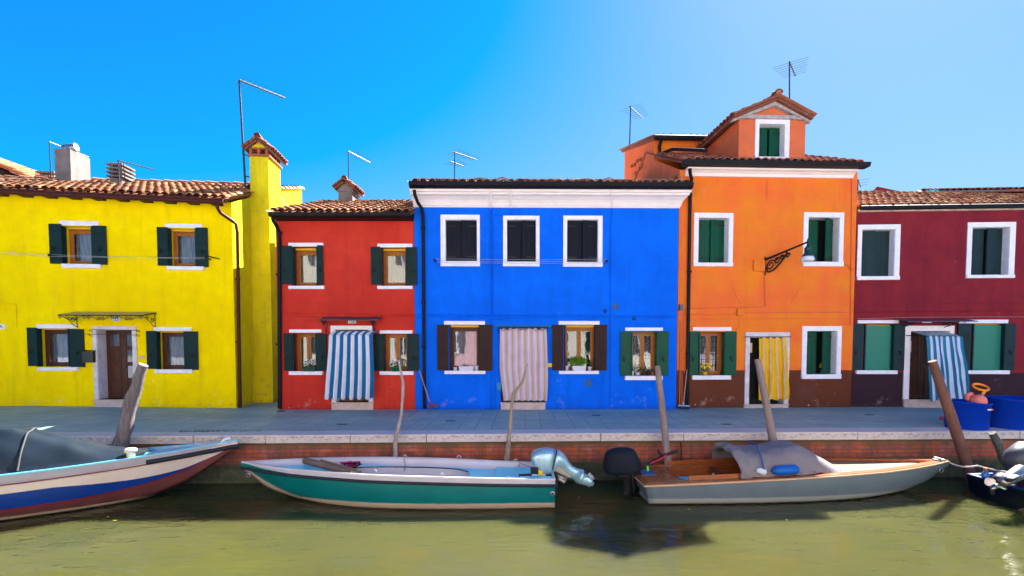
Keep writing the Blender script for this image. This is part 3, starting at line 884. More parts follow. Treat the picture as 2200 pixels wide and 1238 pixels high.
# door canopy
def canopy(H, pxl, pxr, pyf, pyw, mat_top, proj, drop=.0, trim=True, num=None):
    """sheet canopy carried on curled iron brackets"""
    zf = H.hu((pxl + pxr) / 2, pyf, -proj)[1]; u0 = H.hu(pxl, pyf, -proj)[0]; u1 = H.hu(pxr, pyf, -proj)[0]
    return u0, u1, zf
def iron_canopy():
    c = empty('door_canopy', (0, 0, 0), 0, Y.root)
    u0, zf = Y.hu(124, 674, -.55); u1, _ = Y.hu(306, 674, -.55)
    uw0, zw = Y.hu(193, 669, 0); 
    zf = Y.hu(215, 676, -.55)[1]; zw = Y.hu(215, 668, 0)[1] 
    m = MB(); m.add([(u0, -.55, zf), (u1, -.55, zf), (u1 + .0, 0, zf + .10), (u0 + .0, 0, zf + .10), (u0, -.55, zf - .012), (u1, -.55, zf - .012), (u1, 0, zf + .088), (u0, 0, zf + .088)],
                    [(0, 1, 2, 3), (4, 7, 6, 5), (0, 4, 5, 1), (1, 5, 6, 2), (3, 7, 4, 0)])
    m.build('canopy_sheet', plain('smoked_canopy', (.22, .19, .09), .3, var=.3), c)
    f = MB(); f.tube([(u0, -.55, zf - .02), (u1, -.55, zf - .02)], .012, 6)
    for u in (u0, u1):
        f.tube([(u, -.55, zf - .02), (u, 0, zf + .07)], .012, 6)
    n = 3; w = (u1 - u0) / n
    for k in range(n):
        a = u0 + k * w; sp_ = 7
        f.tube([(a + .02, -.55, zf - .02), (a + w * .25, -.55, zf - .07), (a + w * .42, -.55, zf - .13), (a + w * .5, -.55, zf - .10)], .008, 5)
        f.tube([(a + w - .02, -.55, zf - .02), (a + w * .75, -.55, zf - .07), (a + w * .58, -.55, zf - .13), (a + w * .5, -.55, zf - .10)], .008, 5)
        spiral(f, a + w * .42, -.55, zf - .085, .045, 1.3, 1, -1.5, .008); spiral(f, a + w * .58, -.55, zf - .085, .045, 1.3, -1, 4.6, .008)
        spiral(f, a + w * .08, -.55, zf - .07, .04, 1.2, 1, 1.5, .008); spiral(f, a + w * .92, -.55, zf - .07, .04, 1.2, -1, 1.5, .008)
    for u in (u0 + .03, u1 - .03):
        f.tube([(u, -.52, zf - .03), (u, -.3, zf - .10), (u, -.08, zf - .26), (u, -.0, zf - .28)], .009, 5)
        spiral(f, u, -.12, zf - .12, .07, 1.4, 1, 0, .009, 'yz'); spiral(f, u, -.33, zf - .04, .05, 1.2, -1, 0, .008, 'yz')
        f.tube([(u, -.01, zf + .07), (u, -.01, zf - .30)], .010, 5)
    f.build('canopy_scrolls', IRON, c)
iron_canopy()
PLATE = plain('white_enamel_plate', (.72, .72, .76), .25, var=.05, bs=0)
INK = plain('dark_blue_ink', (.015, .02, .06), .4, var=0, bs=0)
BRASS = plain('aged_brass', (.45, .28, .12), .35, .7, var=.3)
def plate(H, x0, y0, x1, y1, txt, size, m=PLATE, ink=INK, off=-.012, name='number_plate'):
    r = H.box(x0, y0, x1, y1); mb = MB(); mb.box(r[0], r[1], off, 0, r[2], r[3]); o = mb.build(name, m, H.root)
    text_part(txt, size, ((r[0] + r[1]) / 2, off - .002, (r[2] + r[3]) / 2), o, ink, 'lettering')
plate(Y, 243, 681, 258, 691, '55', .13)
plate(Y, 301, 765, 311, 771, '595', .07, BRASS, PLATE)
plate(Y, -14, 697, 12, 707, 'VA', .12, name='street_sign')
# drying rails over the door
f = MB()
for (ya, xa, xb) in ((708, 195, 301), (718, 183, 301)):
    u0, z = Y.hu(xa, ya, -.12); u1, z2 = Y.hu(xb, ya + 2, -.12)
    f.tube([(u0, -.12, z), (u1, -.12, z2)], .006, 5)
    for u in (Y.hu(200, ya, 0)[0], Y.hu(300, ya, 0)[0]): f.tube([(u, 0, z - .05), (u, -.12, z - .04), (u, -.12, z)], .008, 5)
f.build('drying_rail', IRON, Y.root)
r = Y.box(178, 752, 201, 779, -.1)
mbx = MB(); mbx.box(r[0], r[1], -.12, 0, r[2], r[3] - .04); mbx.prism([(-.13, r[3] - .04), (0, r[3] - .04), (0, r[3])], r[0] - .01, r[1] + .01, 'x')
w0 = [Y.world(v.x, v.y, v.z) for v in mbx.v]; mbx.v = w0
o = thing_mesh(mbx, 'mailbox', plain('black_metal', (.02, .018, .012), .35, .3), Y.world(r[0], 0, r[2]), 'black metal mailbox on the yellow wall left of the brown door', 'mailbox')
# clothes line across the yellow front
def clothesline(name, label, H, pts, offs, r=.006, mat=None, arms=()):
    mb = MB()
    for line in pts:
        P = [H.world(H.hu(p[0], p[1], offs)[0], offs, H.hu(p[0], p[1], offs)[1]) for p in line]
        Q = []
        for i in range(len(P) - 1):
            for k in range(8):
                t_ = k / 8; q = P[i].lerp(P[i + 1], t_); q.z -= .015 * 4 * t_ * (1 - t_); Q.append(q)
        Q.append(P[-1]); mb.tube(Q, r, 5)
    for (x, y) in arms:
        u, z = H.hu(x, y, offs)
        mb.tube([H.world(u, 0, z - .02), H.world(u, offs - .06, z + .02)], .014, 6, 1)
        mb.lathe([(.0, -.04), (.03, -.04), (.03, .04), (0, .04)], 8, 1, Matrix.Translation(H.world(u, offs, z)) @ Matrix.Rotation(PI / 2, 4, 'X'))
    thing_mesh(mb, name, [mat or plain('line_cord', (.45, .45, .42), .6), IRON], mb.v[0], label, 'clothesline')
clothesline('clothesline', 'pale double clothesline strung across the yellow house front', Y, [[(-40, 537), (106, 547), (440, 556)], [(-40, 541), (108, 551), (440, 553)]], -.22, .004, arms=((108, 549), (443, 554)))
mb = MB()
a1 = Y.world(*(lambda q: (q[0], -.22, q[1]))(Y.hu(446, 550, -.22))); a2 = Y.world(*(lambda q: (q[0], -.05, q[1]))(Y.hu(472, 557, -.05)))
mb.tube([a1, a2], .013, 6); thing_mesh(mb, 'pulley_arm', IRON, a2, 'thin black iron pulley arm ending the clothesline beside the downpipe', 'bracket')

# ================================================================ RED HOUSE
RD = House('red_house', 'small red house with dark green shutters and a striped door curtain', at_z(600, 880), at_z(893, 880))
open_window(RD, (629, 531, 684, 614), (620, 522, 695, 530), (619, 614, 696, 621), (604, 528, 627, 611), (682, 527, 694, 612), curtain=BLIND, topbox=.06, liner=True)
open_window(RD, (819, 532, 875, 614), (811, 524, 886, 532), (810, 614, 886, 621), (797, 530, 817, 612), (874, 531, 896, 613), curtain=BLIND, topbox=.06)
open_window(RD, (630, 716, 682, 798), (622, 708, 691, 715), (620, 798, 693, 806), (610, 716, 627, 797), (680, 716, 702, 797), split=2, lining=.13)
open_window(RD, (824, 717, 878, 798), (816, 710, 886, 717), (815, 798, 888, 806), (804, 717, 823, 797), (877, 717, 900, 797), split=2, lining=.13)
door(RD, (722, 708, 792, 864), depth=.22, mat=WOOD_O, surround=(712, 700, 801, 864), step=(712, 864, 801, 880), surm=WHITE)
zer = RD.hu(740, 463, -.38)[1]; uL = RD.hu(581, 462, -.38)[0]; uR = RD.L - .01
RD.wall(0, uR, -.3, zer + .02, zer + .02, RED)
shell(RD, 0, uR, -.3, zer + .02, zer + .02, 3.0, 5.88, 6.4, plain('neutral_side_plaster', (.30, .25, .14), .9, var=.4))  # unseen side walls made neutral to keep red bounce off the yellow house
tiles(RD.root, (uL + .0, -.42, zer + .08), (uR + .02, -.42, zer + .07), (uL + .06, 3.0, 5.98), (uR + .02, 3.0, 6.0), TILE, seed=11, jitter=.016)
back_roof(RD, uL, uR, 3.0, 5.96, 6.4, zer, TILE)
g = MB(); g.prism([(-.50, zer - .03), (-.40, zer - .05), (-.02, zer - .05), (-.02, zer + .02), (-.40, zer + .045), (-.52, zer + .045)], uL, uR, 'x'); g.build('gutter', DPIPE, RD.root)
pipe_px(RD, [(586, 466, -.42), (587, 474, -.40), (595, 487, -.2), (599, 500, -.07), (600, 520, -.06), (601, 878, -.06)], .048, DPIPE, off=-.06, brackets=((599, 740), (599, 590), (600, 500)))
pipe_px(RD, [(604, 673), (893, 677)], .012, RED, off=-.015, name='conduit', n=6)
pipe_px(RD, [(604, 679), (893, 681)], .008, RED, off=-.012, name='conduit', n=6)
# chimney on the red roof
def px_box(H, x0, x1, y0, y1, yl):
    """box seen at pixels, at local depth yl -> u0,u1,z0,z1"""
    return H.hu(x0, (y0 + y1) / 2, yl)[0], H.hu(x1, (y0 + y1) / 2, yl)[0], H.hu((x0 + x1) / 2, y1, yl)[1], H.hu((x0 + x1) / 2, y0, yl)[1]
def capped_chimney(H, x0, x1, ytop, ybot, yl, dep, mat, tmat, label=None):
    c = empty('chimney', (0, 0, 0), 0, H.root)
    u0, u1, z0, z1 = px_box(H, x0, x1, ytop, ybot, yl); mid = (u0 + u1) / 2; w = u1 - u0
    b = MB(); b.box(u0, u1, yl, yl + dep, z0 - .6, z1); b.box(u0 - .03, u1 + .03, yl - .03, yl + dep + .03, z1 - .14, z1 - .09)
    b.prism([(u0, z1), (u1, z1), (mid, z1 + w * .36)], yl, yl + dep, 'y'); b.build('chimney_stack', mat, c)
    for sg in (-1, 1):
        uo = mid + sg * (w / 2 + .12)
        tiles(c, (uo, yl - .1, z1 - .04), (uo, yl + dep + .12, z1 - .04), (mid, yl - .1, z1 + w * .36 + .05), (mid, yl + dep + .12, z1 + w * .36 + .05), tmat, .17, .25, 4, 'chimney_tiles')
    ridge_caps(c, (mid, yl - .12, z1 + w * .36 + .07), (mid, yl + dep + .1, z1 + w * .36 + .07), tmat, .07)
    return c
capped_chimney(RD, 727, 757, 402, 437, 2.4, .6, GREYR, TILE_R)
# canopy over the red door
def bracket_canopy(H, x0, x1, yf, proj, mat, bx, num=None, tilt=.10, name='door_canopy', arm=.30):
    c = empty(name, (0, 0, 0), 0, H.root)
    u0, zf = H.hu(x0, yf, -proj); u1, _ = H.hu(x1, yf, -proj)
    m = MB(); m.add([(u0, -proj, zf), (u1, -proj, zf), (u1, 0, zf + tilt), (u0, 0, zf + tilt), (u0, -proj, zf - .02), (u1, -proj, zf - .02), (u1, 0, zf + tilt - .02), (u0, 0, zf + tilt - .02)],
                    [(0, 1, 2, 3), (4, 7, 6, 5), (0, 4, 5, 1), (1, 5, 6, 2), (3, 7, 4, 0), (2, 6, 7, 3)])
    m.build('canopy_sheet', mat, c)
    for x in bx:
        u = H.hu(x, yf, -proj * .5)[0]; f = MB()
        f.tube([(u, -proj + .02, zf - .02), (u, -.01, zf + tilt - .035)], .012, 5)
        f.tube([(u, -.012, zf + tilt - .03), (u, -.012, zf - arm)], .012, 5)
        f.tube([(u, -proj + .04, zf - .03), (u, -proj * .55, zf - .09), (u, -.06, zf - arm + .03), (u, -.02, zf - arm)], .010, 5)
        spiral(f, u, -.14, zf - .06, .075, 1.5, 1, 0, .010, 'yz'); spiral(f, u, -.30, zf - .03, .045, 1.3, -1, 0, .009, 'yz')
        f.build('canopy_bracket', IRON, c)
    return c
bracket_canopy(RD, 684, 812, 687, .45, plain('mauve_canopy', (.15, .07, .075), .5, var=.3), (695, 800))
plate(RD, 748, 689, 765, 695, '1346', .075)
def cloth(name, label, H, mat, fn, nu=60, nv=24, rod=None, group=None):
    """hanging cloth; fn(u,v) -> local (u,y,z) on the facade"""
    mb = MB(); f0 = fn; sd = len(label)
    def fn(u, v):
        a, y, z = f0(u, v); k = min(1, v * 3)
        n1 = noise.noise(Vector((u * 5, v * 2.2, sd))); n2 = noise.noise(Vector((u * 14, v * 5, sd + 9)))
        return (a + (.016 * n1 + .006 * n2) * k, y - (.030 * n1 + .014 * n2) * k, z + .010 * n2 * (v > .95))
    mb.grid(lambda u, v: H.world(*fn(u, v)), nu, nv)
    mb.grid(lambda u, v: H.world(*fn(u, v)) + H.n * .008, nu, nv)
    if rod:
        P = [H.world(*p) for p in rod]; mb.tube(P, .012, 6, 1)
    return thing_mesh(mb, name, [mat, IRON], H.world(*fn(.5, 1)), label, 'curtain', group)
SW = (.66, .68, .74); SB = (.0, .12, .27)
ST_R = stripe_mat('blue_white_stripes', [(0, SW), (.5, SB)], 6)
def fn_red(u, v):
    xt = 707 + (800 - 707) * u; xb = 697 + (803 - 697) * u
    bow = 4 * math.sin(v * PI) * (u - .2)
    if v < .05: off = -.15 - v / .05 * .14
    else: off = -.30 - .05 * math.sin(v * 2.5)
    vv = max(0, (v - .05) / .95)
    fold = math.sin(u * 6 * 2 * PI + .5 + vv * .6); 
    px = xt + (xb - xt) * vv ** 1.4 + bow * 0.6 + (12 * (1 - v / .05) if v < .05 else 0)
    py = 718 + (857 - 718) * vv - (7 * (1 - v / .05) if v < .05 else 0) + 2.5 * math.sin(u * 12 * PI) * (1 if v > .9 else .4)
    off += .028 * fold * (.4 + vv) 
    w = H_.hu(px, py, off); return (w[0], off, w[1])
H_ = RD
a = RD.hu(703, 720, -.28); b3 = RD.hu(803, 718, -.28)
cloth('door_curtain', 'blue and white striped curtain hanging over the red house door', RD, ST_R, fn_red, 96, 30, rod=[(a[0], 0, a[1] + .02), (a[0], -.27, a[1]), (b3[0], -.27, a[1]), (b3[0], 0, a[1] + .02)])

# ================================================================ BLUE HOUSE
B = House('blue_house', 'large vivid blue house with a white cornice and brown shutters', at_z(893, 880), at_z(1452, 879))
for o_, i_ in (((947, 462, 1031, 573), (957, 472, 1025, 562)), ((1081, 464, 1159, 573), (1089, 472, 1152, 563)), ((1210, 464, 1294, 574), (1218, 472, 1285, 564))):
    closed_window(B, o_, i_, NAVY_S, rec=.10)
TOWEL = plain('lavender_net', (.40, .33, .42), .8, var=.5, vs=12, stretch=(6, 6, .3))
open_window(B, (966, 698, 1032, 797), (954, 690, 1042, 698), (955, 797, 1043, 804), (939, 698, 963, 796), (1031, 698, 1058, 797), smat=BROWN_S, hor=False, topbox=.06, curtain=TOWEL, wood=WOOD_D, lining=.08, yfr=.16)
open_window(B, (1212, 698, 1280, 797), (1200, 690, 1288, 698), (1201, 797, 1287, 804), (1186, 698, 1210, 796), (1280, 698, 1304, 796), smat=BROWN_S, hor=False, topbox=.06, split=2, curtain=None, lining=.16, yfr=.2)
FLORAL = None
def floral():
    m, t, b, N, L = newmat('floral_net_curtain')
    v = ramp(t, nz(t, 34, 3, .6), [(.46, (.05, .045, .07)), (.52, (.34, .30, .38)), (.62, (.45, .36, .30))])
    L(v, b.inputs['Base Color']); b.inputs['Roughness'].default_value = .9
    return m
FLORAL = floral()
open_window(B, (1355, 713, 1412, 808), (1343, 704, 1424, 711), (1343, 808, 1424, 817), (1333, 712, 1355, 808), (1412, 712, 1436, 808), smat=GREEN_M, split=2, curtain=FLORAL, lining=.16, yfr=.2)
door(B, (1076, 705, 1172, 864), depth=.2, mat=WOOD_D, step=(1076, 864, 1172, 880))
zcb = B.hu(1180, 447)[1]; zct = B.hu(1180, 405, -.42)[1]
B.wall(0, B.L, -.3, zct, zct, BLU)
RYB = 3.1; RZB = 6.62
shell(B, 0, B.L, -.3, zct, zct, RYB, RZB - .12, 6.6, BLU)
cl = B.hu(886, 415, -.38)[0]; cr = B.hu(1480, 415, -.38)[0]
co = MB()
prof = [(.0, zcb), (-.035, zcb), (-.04, zcb + .03), (-.06, zcb + .035), (-.08, zcb + .09), (-.13, zcb + .16), (-.21, zcb + .22), (-.29, zcb + .25), (-.30, zcb + .29), (-.34, zcb + .30), (-.35, zcb + .35), (-.38, zcb + .36), (-.39, zct), (.0, zct)]
vs = []; n_ = len(prof)
KF = {-1: .12, 1: .56}
for s_, ue in ((-1, .0), (1, B.L)):
    for (y_, z_) in prof: vs.append((ue + s_ * (-y_) * KF[s_], y_, z_))
co.add(vs, [(i, i + 1, n_ + i + 1, n_ + i) for i in range(n_ - 1)], 0, False)
for s_, ue in ((-1, .0), (1, B.L)):      # the cornice returns round both corners
    v2 = []
    for (y_, z_) in prof:
        k = ue + s_ * (-y_) * KF[s_]; v2 += [(k, y_, z_), (k, .5, z_)]
    co.add(v2, [(2 * i, 2 * i + 1, 2 * i + 3, 2 * i + 2) for i in range(n_ - 1)], 0, False)
co.build('cornice', CREAMW, B.root)
gl = B.hu(879, 400, -.45)[0]; gr = B.hu(1488, 400, -.45)[0]
g = MB(); g.prism([(-.51, zct + .04), (-.42, zct - .0), (-.30, zct - .0), (-.30, zct + .13), (-.40, zct + .125), (-.55, zct + .125)], gl, gr, 'x'); g.build('gutter', DPIPE, B.root)
tiles(B.root, (gl + .05, -.44, zct + .125), (gr - .05, -.44, zct + .125), (gl + .05, RYB, RZB), (gr - .05, RYB, RZB), TILE, seed=21, jitter=.02)
back_roof(B, gl, gr, RYB, RZB, 6.6, zct, TILE)
pipe_px(B, [(890, 408, -.45), (891, 418, -.44), (897, 434, -.30), (906, 448, -.09), (909, 465, -.06), (912, 878, -.06)], .040, DPIPE, off=-.06, brackets=((910, 745), (910, 650), (909, 490)))
for pts, rr in (([(1054, 445), (1055, 877)], .016), ([(1058, 445), (1059, 680)], .012), ([(1098, 450), (1097, 463)], .016), ([(1316, 450), (1312, 478), (1311, 876)], .012), ([(896, 676), (1452, 679)], .014), ([(896, 681), (1452, 683)], .010), ([(1059, 463), (1096, 463)], .008), ([(1052, 684), (1096, 686)], .022), ([(1062, 775), (1063, 876)], .014)):
    pipe_px(B, pts, rr, BLU, off=-.02, name='conduit', n=6)
for pts in ([(1054, 407, -.36), (1054, 418, -.33), (1054, 432, -.2), (1054, 447, -.05)], [(1098, 407, -.36), (1097, 418, -.33), (1097, 432, -.2), (1097, 447, -.05)], [(1314, 407, -.36), (1314, 418, -.33), (1315, 432, -.2), (1316, 447, -.05)]):
    pipe_px(B, pts, .014, CREAMW, name='cable', n=6)
# vents and grilles
for (x0, y0, x1, y1) in ((1315, 652, 1328, 666), (1256, 815, 1271, 831)):
    r = B.box(x0, y0, x1, y1); mb = MB(); mb.box(r[0], r[1], -.008, 0, r[2], r[3])
    for q in range(6): zq = r[2] + (r[3] - r[2]) * (q + .5) / 6; mb.box(r[0] + .01, r[1] - .01, -.014, -.008, zq - .006, zq + .006)
    mb.build('wall_vent', plain('blue_grey_vent', (.02, .11, .32), .5), B.root)
for (x, y) in ((1301, 668), (1363, 684)):
    u, z = B.hu(x, y, -.05); mb = MB(); mb.lathe([(.0, -.06), (.045, -.06), (.05, 0), (.035, .02), (.02, .0)], 14, 0, Matrix.Translation((u, 0, z)) @ Matrix.Rotation(PI / 2, 4, 'X')); mb.build('flue_outlet', IRON, B.root)
r = B.box(1204, 830, 1245, 861); mb = MB(); mb.box(r[0], r[1], -.005, 0, r[2], r[3]); mb.build('meter_door', BLU, B.root)
r = B.box(1062, 698, 1184, 703); mb = MB(); mb.box(r[0], r[1], -.05, 0, r[2], r[3]); mb.build('door_lintel', TEAL_P, B.root)
# iron scrolls above the blue door
u0, u1, z0, z1 = B.box(1070, 703, 1177, 711, -.2); f = MB()
f.tube([(u0, 0, z1), (u0, -.2, z1), (u1, -.2, z1), (u1, 0, z1)], .010, 5)
f.tube([(u0, -.2, z1), (u0, -.03, z1 - .12)], .009, 5); f.tube([(u1, -.2, z1), (u1, -.03, z1 - .12)], .009, 5)
nn = 3; w = (u1 - u0) / nn
for k in range(nn):
    a = u0 + k * w
    f.tube([(a, -.2, z1), (a + w * .3, -.2, z1 - .09), (a + w * .5, -.2, z1 - .05), (a + w * .7, -.2, z1 - .09), (a + w, -.2, z1)], .006, 5)
    spiral(f, a + w * .42, -.2, z1 - .05, .04, 1.2, 1, 0, .006); spiral(f, a + w * .58, -.2, z1 - .05, .04, 1.2, -1, PI, .006)
f.build('door_ironwork', IRON, B.root)
H_ = B
ST_B = stripe_mat('beige_pinstripes', [(0, (.30, .15, .13)), (.06, (.56, .42, .38)), (.2, (.48, .30, .24)), (.26, (.60, .50, .50)), (.42, (.50, .44, .62)), (.52, (.68, .60, .66)), (.66, (.46, .38, .56)), (.74, (.62, .50, .44)), (.86, (.52, .33, .25)), (.95, (.58, .47, .40))], 7.5)
def fn_blue(u, v):
    bow = 3.5 * math.sin(v * PI * .8); px = (1074 - bow * .2) + (1174 + bow - 1074) * u
    if v > .55: px += (v - .55) * 18 * (1 - u)
    py = 706 + (861 - 706) * v + 1.2 * math.sin(u * 7.5 * 2 * PI)
    off = -.10 + .022 * math.sin(u * 7.5 * 2 * PI + 1) * (.5 + v * .5)
    w = H_.hu(px, py, off); return (w[0], off, w[1])
cloth('door_curtain', 'beige and lilac pinstriped curtain covering the blue house doorway', B, ST_B, fn_blue, 96, 20)
clothesline('clothesline', 'grey clothesline on two pulleys across the blue house upper windows', B, [[(936, 556), (1305, 557)], [(938, 560), (1302, 561)], [(940, 564), (1300, 565)]], -.28, .0035, arms=((934, 559), (1303, 561)))
# yellow notice and blue box by the door
r = B.box(1175, 781, 1186, 789); mb = MB(); mb.box(r[0], r[1], -.02, 0, r[2], r[3]); mb.build('notice_plate', plain('yellow_plate', (.8, .65, .02), .4), B.root)
r = B.box(1067, 822, 1076, 838, -.05); mb = MB(); mb.box(r[0], r[1], -.09, 0, r[2], r[3]); mb.build('meter_box', plain('light_blue_box', (.02, .25, .55), .5), B.root)
# small wavy hoses lying on the tiles
mb = MB()
for (xa, xb, ph) in ((1010, 1130, 0), (1200, 1320, 2)):
    P = []
    for k in range(20):
        u, z = B.hu(xa + (xb - xa) * k / 19, 391, -.2); P.append((u, -.2 + .05 * math.sin(k), zct + .28 + .03 * math.sin(k * .7 + ph)))
    mb.tube(P, .018, 6)
mb.build('roof_cable', GREYR, B.root)
# bird spikes
mb = MB()
for k in range(110):
    u = gl + .1 + (gr - gl - .2) * k / 110
    mb.tube([(u, -.5, zct + .12), (u + random.uniform(-.04, .04), -.52 + random.uniform(-.03, .05), zct + .24)], .0025, 3, caps=False)
mb.build('bird_spikes', GALV, B.root)

# ================================================================ ORANGE HOUSE
O = House('orange_house', 'tall orange house with a brown base, green shutters and a roof dormer', at_z(1453, 877), at_z(1828, 875))
for o_, i_, gp in (((1490, 458, 1574, 573), (1500, 468, 1565, 565), (.50, .505)), ((1725, 457, 1811, 573), (1735, 467, 1802, 563), (.54, .60))):
    closed_window(O, o_, i_, GREEN_M, rec=.22, gap=gp)
closed_window(O, (1722, 701, 1806, 814), (1732, 711, 1797, 804), GREEN_M, rec=.20, gap=(.50, .57))
open_window(O, (1500, 713, 1557, 807), (1488, 703, 1571, 711), (1488, 807, 1571, 816), (1482, 712, 1500, 807), (1558, 712, 1582, 807), smat=GREEN_M, split=2, grid=True, lining=.17, yfr=.22)
door(O, (1609, 725, 1685, 868), depth=.26, mat=plain('black_green_door', (.016, .02, .016), .5, var=.4), surround=(1600, 714, 1694, 868), step=(1600, 868, 1694, 876), surm=STONE)
zcb = O.hu(1660, 382)[1]; zct = O.hu(1660, 361, -.22)[1]
O.wall(0, O.L, -.3, zct, zct, ORA)
RYO, RZO, DPO = 2.85, 7.50, 6.8
shell(O, 0, O.L, -.3, zct, zct, RYO, RZO - .1, DPO, ORP)
co = MB(); co.prism([(0, zcb), (-.05, zcb), (-.06, zcb + .07), (-.10, zcb + .09), (-.12, zcb + .11), (-.20, zcb + .13), (-.21, zct), (0, zct)], O.hu(1478, 370, -.2)[0], O.hu(1843, 370, -.2)[0], 'x'); co.build('cornice', CREAMW, O.root)
gl = O.hu(1469, 355, -.36)[0]; gr = O.hu(1866, 355, -.36)[0]
g = MB(); g.prism([(-.42, zct), (-.2, zct), (-.2, zct + .10), (-.46, zct + .10)], gl, gr, 'x'); g.build('gutter', DPIPE, O.root)
tiles(O.root, (gl + .06, -.34, zct + .10), (gr - .1, -.34, zct + .10), (gl + .06, RYO, RZO), (gr - .1, RYO, RZO), TILE_R, seed=31)
back_roof(O, gl, gr, RYO, RZO, DPO, zct, TILE_R)
pipe_px(O, [(1482, 362, -.34), (1483, 374, -.3), (1486, 384, -.10), (1483, 400, -.06), (1476, 877, -.06)], .042, DPIPE, off=-.06, brackets=((1481, 584), (1478, 760), (1482, 420)))
# dormer
dm = empty('dormer', (0, 0, 0), 0, O.root)
du0, du1, dz0, dz1 = O.hu(1588, 300)[0], O.hu(1731, 300)[0], O.hu(1660, 352)[1], O.hu(1660, 256)[1]
i0 = O.box(1630, 267, 1685, 338)
b = MB()
for q in ((du0, i0[0], dz0 - .3, dz1), (i0[1], du1, dz0 - .3, dz1), (i0[0], i0[1], i0[3], dz1), (i0[0], i0[1], dz0 - .3, i0[2])):
    b.add([(q[0], .02, q[2]), (q[1], .02, q[2]), (q[1], .02, q[3]), (q[0], .02, q[3])], [(0, 1, 2, 3)])
zp = O.hu(1662, 222)[1]
b.add([(du0, .02, dz1), (du1, .02, dz1), ((du0 + du1) / 2, .02, zp)], [(0, 1, 2)])
for u in (du0, du1): b.add([(u, .02, dz0 - .3), (u, 2.9, dz0 - .3), (u, 2.9, dz1), (u, .02, dz1)], [(0, 1, 2, 3)])
b.build('dormer_wall', ORP, dm)
oo = O.box(1622, 257, 1695, 346)
s_ = MB(); p = -.02
s_.box(oo[0], i0[0], p, .02, i0[2], oo[3]); s_.box(i0[1], oo[1], p, .02, i0[2], oo[3]); s_.box(i0[0], i0[1], p, .02, i0[3], oo[3]); s_.box(oo[0], oo[1], -.04, .22, oo[2], i0[2])
s_.box(i0[0] - .005, i0[0], .02, .24, i0[2], i0[3]); s_.box(i0[1], i0[1] + .005, .02, .24, i0[2], i0[3]); s_.box(i0[0], i0[1], .02, .24, i0[3], i0[3] + .005)
s_.build('window_surround', WHITE, dm)
for k, (xa, xb, a_) in enumerate(((i0[0] + .01, (i0[0] + i0[1]) / 2 - .02, .10), ((i0[0] + i0[1]) / 2 + .02, i0[1] - .01, -.16))):
    mb = MB(); w = xb - xa; lo, hi = (0, w) if k == 0 else (-w, 0)
    groove_leaf(mb, lo, hi, 0, .035, i0[2] + .01, i0[3] - .02, False, 2)
    for zz in (i0[2] + .12, i0[3] - .15): mb.box(*((0, w * .7) if k == 0 else (-w * .7, 0)), -.008, 0, zz - .014, zz + .014, 1)
    o = mb.build('shutter', [GREEN_M, IRON], dm); o.location = (xa if k == 0 else xb, .2, 0); o.rotation_euler = (0, 0, -a_)
v_ = MB(); v_.box(i0[0], i0[1], .3, .32, i0[2], i0[3]); v_.build('dark_backing', DARK, dm)
mid = (du0 + du1) / 2
eu0 = O.hu(1574, 262, -.1)[0]; eu1 = O.hu(1742, 258, -.1)[0]; ezd = O.hu(1735, 252, -.1)[1]; zpk = O.hu(1662, 214, -.1)[1]
PW = plain('weathered_white_trim', (.50, .44, .42), .8, var=.5, vs=9)
t_ = MB()
t_.box(du0 - .06, du1 + .06, -.07, .02, dz1 - .02, dz1 + .07)
for sg, ue in ((-1, eu0), (1, eu1)):
    t_.add([(ue, -.10, ezd - .13), (ue, -.10, ezd - .02), (mid, -.10, zpk), (mid, -.10, zpk - .14), (ue, .02, ezd - .13), (ue, .02, ezd - .02), (mid, .02, zpk), (mid, .02, zpk - .14)],
           [(0, 1, 2, 3), (4, 7, 6, 5), (0, 3, 7, 4), (1, 5, 6, 2), (0, 4, 5, 1)])
t_.build('pediment_trim', PW, dm)
for sg, ue in ((-1, eu0 - .03), (1, eu1 + .03)):
    tiles(dm, (ue, -.2, ezd - .02), (ue, 3.2, ezd - .02), (mid, -.2, zpk + .03), (mid, 3.2, zpk + .03), TILE_R, .19, .3, 40 + sg, 'dormer_tiles')
ridge_caps(dm, (mid, -.26, zpk + .08), (mid, 3.0, zpk + .06), TILE_R, .10)
t_ = MB(); t_.tube([(mid, -.25, zpk + .1), (mid - .0, -.02, zpk + .17)], .07, 7); t_.tube([(eu1 - .55, -.18, ezd + .30), (eu1 - .50, .05, ezd + .36)], .06, 7); t_.build('loose_tiles', TILE_R, dm)
# taller annex at the back left of the orange house
X0 = 0.0
ax = empty('rear_annex', (0, 0, 0), 0, O.root)
ya = 2.05; yb = 5.35
zf = O.hu(1450, 303, ya)[1]; zb = O.hu(1350, 325, yb)[1]
b = MB(); au = 3.0
b.add([(-.004, ya, 3.0), (au, ya, 3.0), (au, ya, zf), (-.004, ya, zf)], [(0, 1, 2, 3)])
b.build('annex_front_wall', ORA, ax)
b = MB()
for u in (-.005, au): b.add([(u, ya, -.3), (u, yb, -.3), (u, yb, zb), (u, ya, zf)], [(0, 1, 2, 3)])
b.add([(-.004, yb, -.3), (au, yb, -.3), (au, yb, zb), (-.004, yb, zb)], [(0, 1, 2, 3)])
b.build('annex_side_wall', ORP, ax)
tiles(ax, (-.1, ya - .25, zf + .01), (au, ya - .25, zf + .01), (-.1, yb + .1, zb + .06), (au, yb + .1, zb + .06), TILE_R, seed=41, name='annex_tiles')
g = MB(); g.tube([(-.08, ya - .3, zf - .02), (2.0, ya - .3, zf - .02)], .07, 8); g.build('gutter', DPIPE, ax)
mb = MB(); mb.tube([(.12, ya - .3, zf - .05), (.12, ya - .12, zf - .2), (.14, ya - .1, zf - .42), (.3, 1.3, 7.05), (.8, .5, 6.72), (.82, .35, 6.66)], .05, 8); mb.build('downpipe', DPIPE, ax)
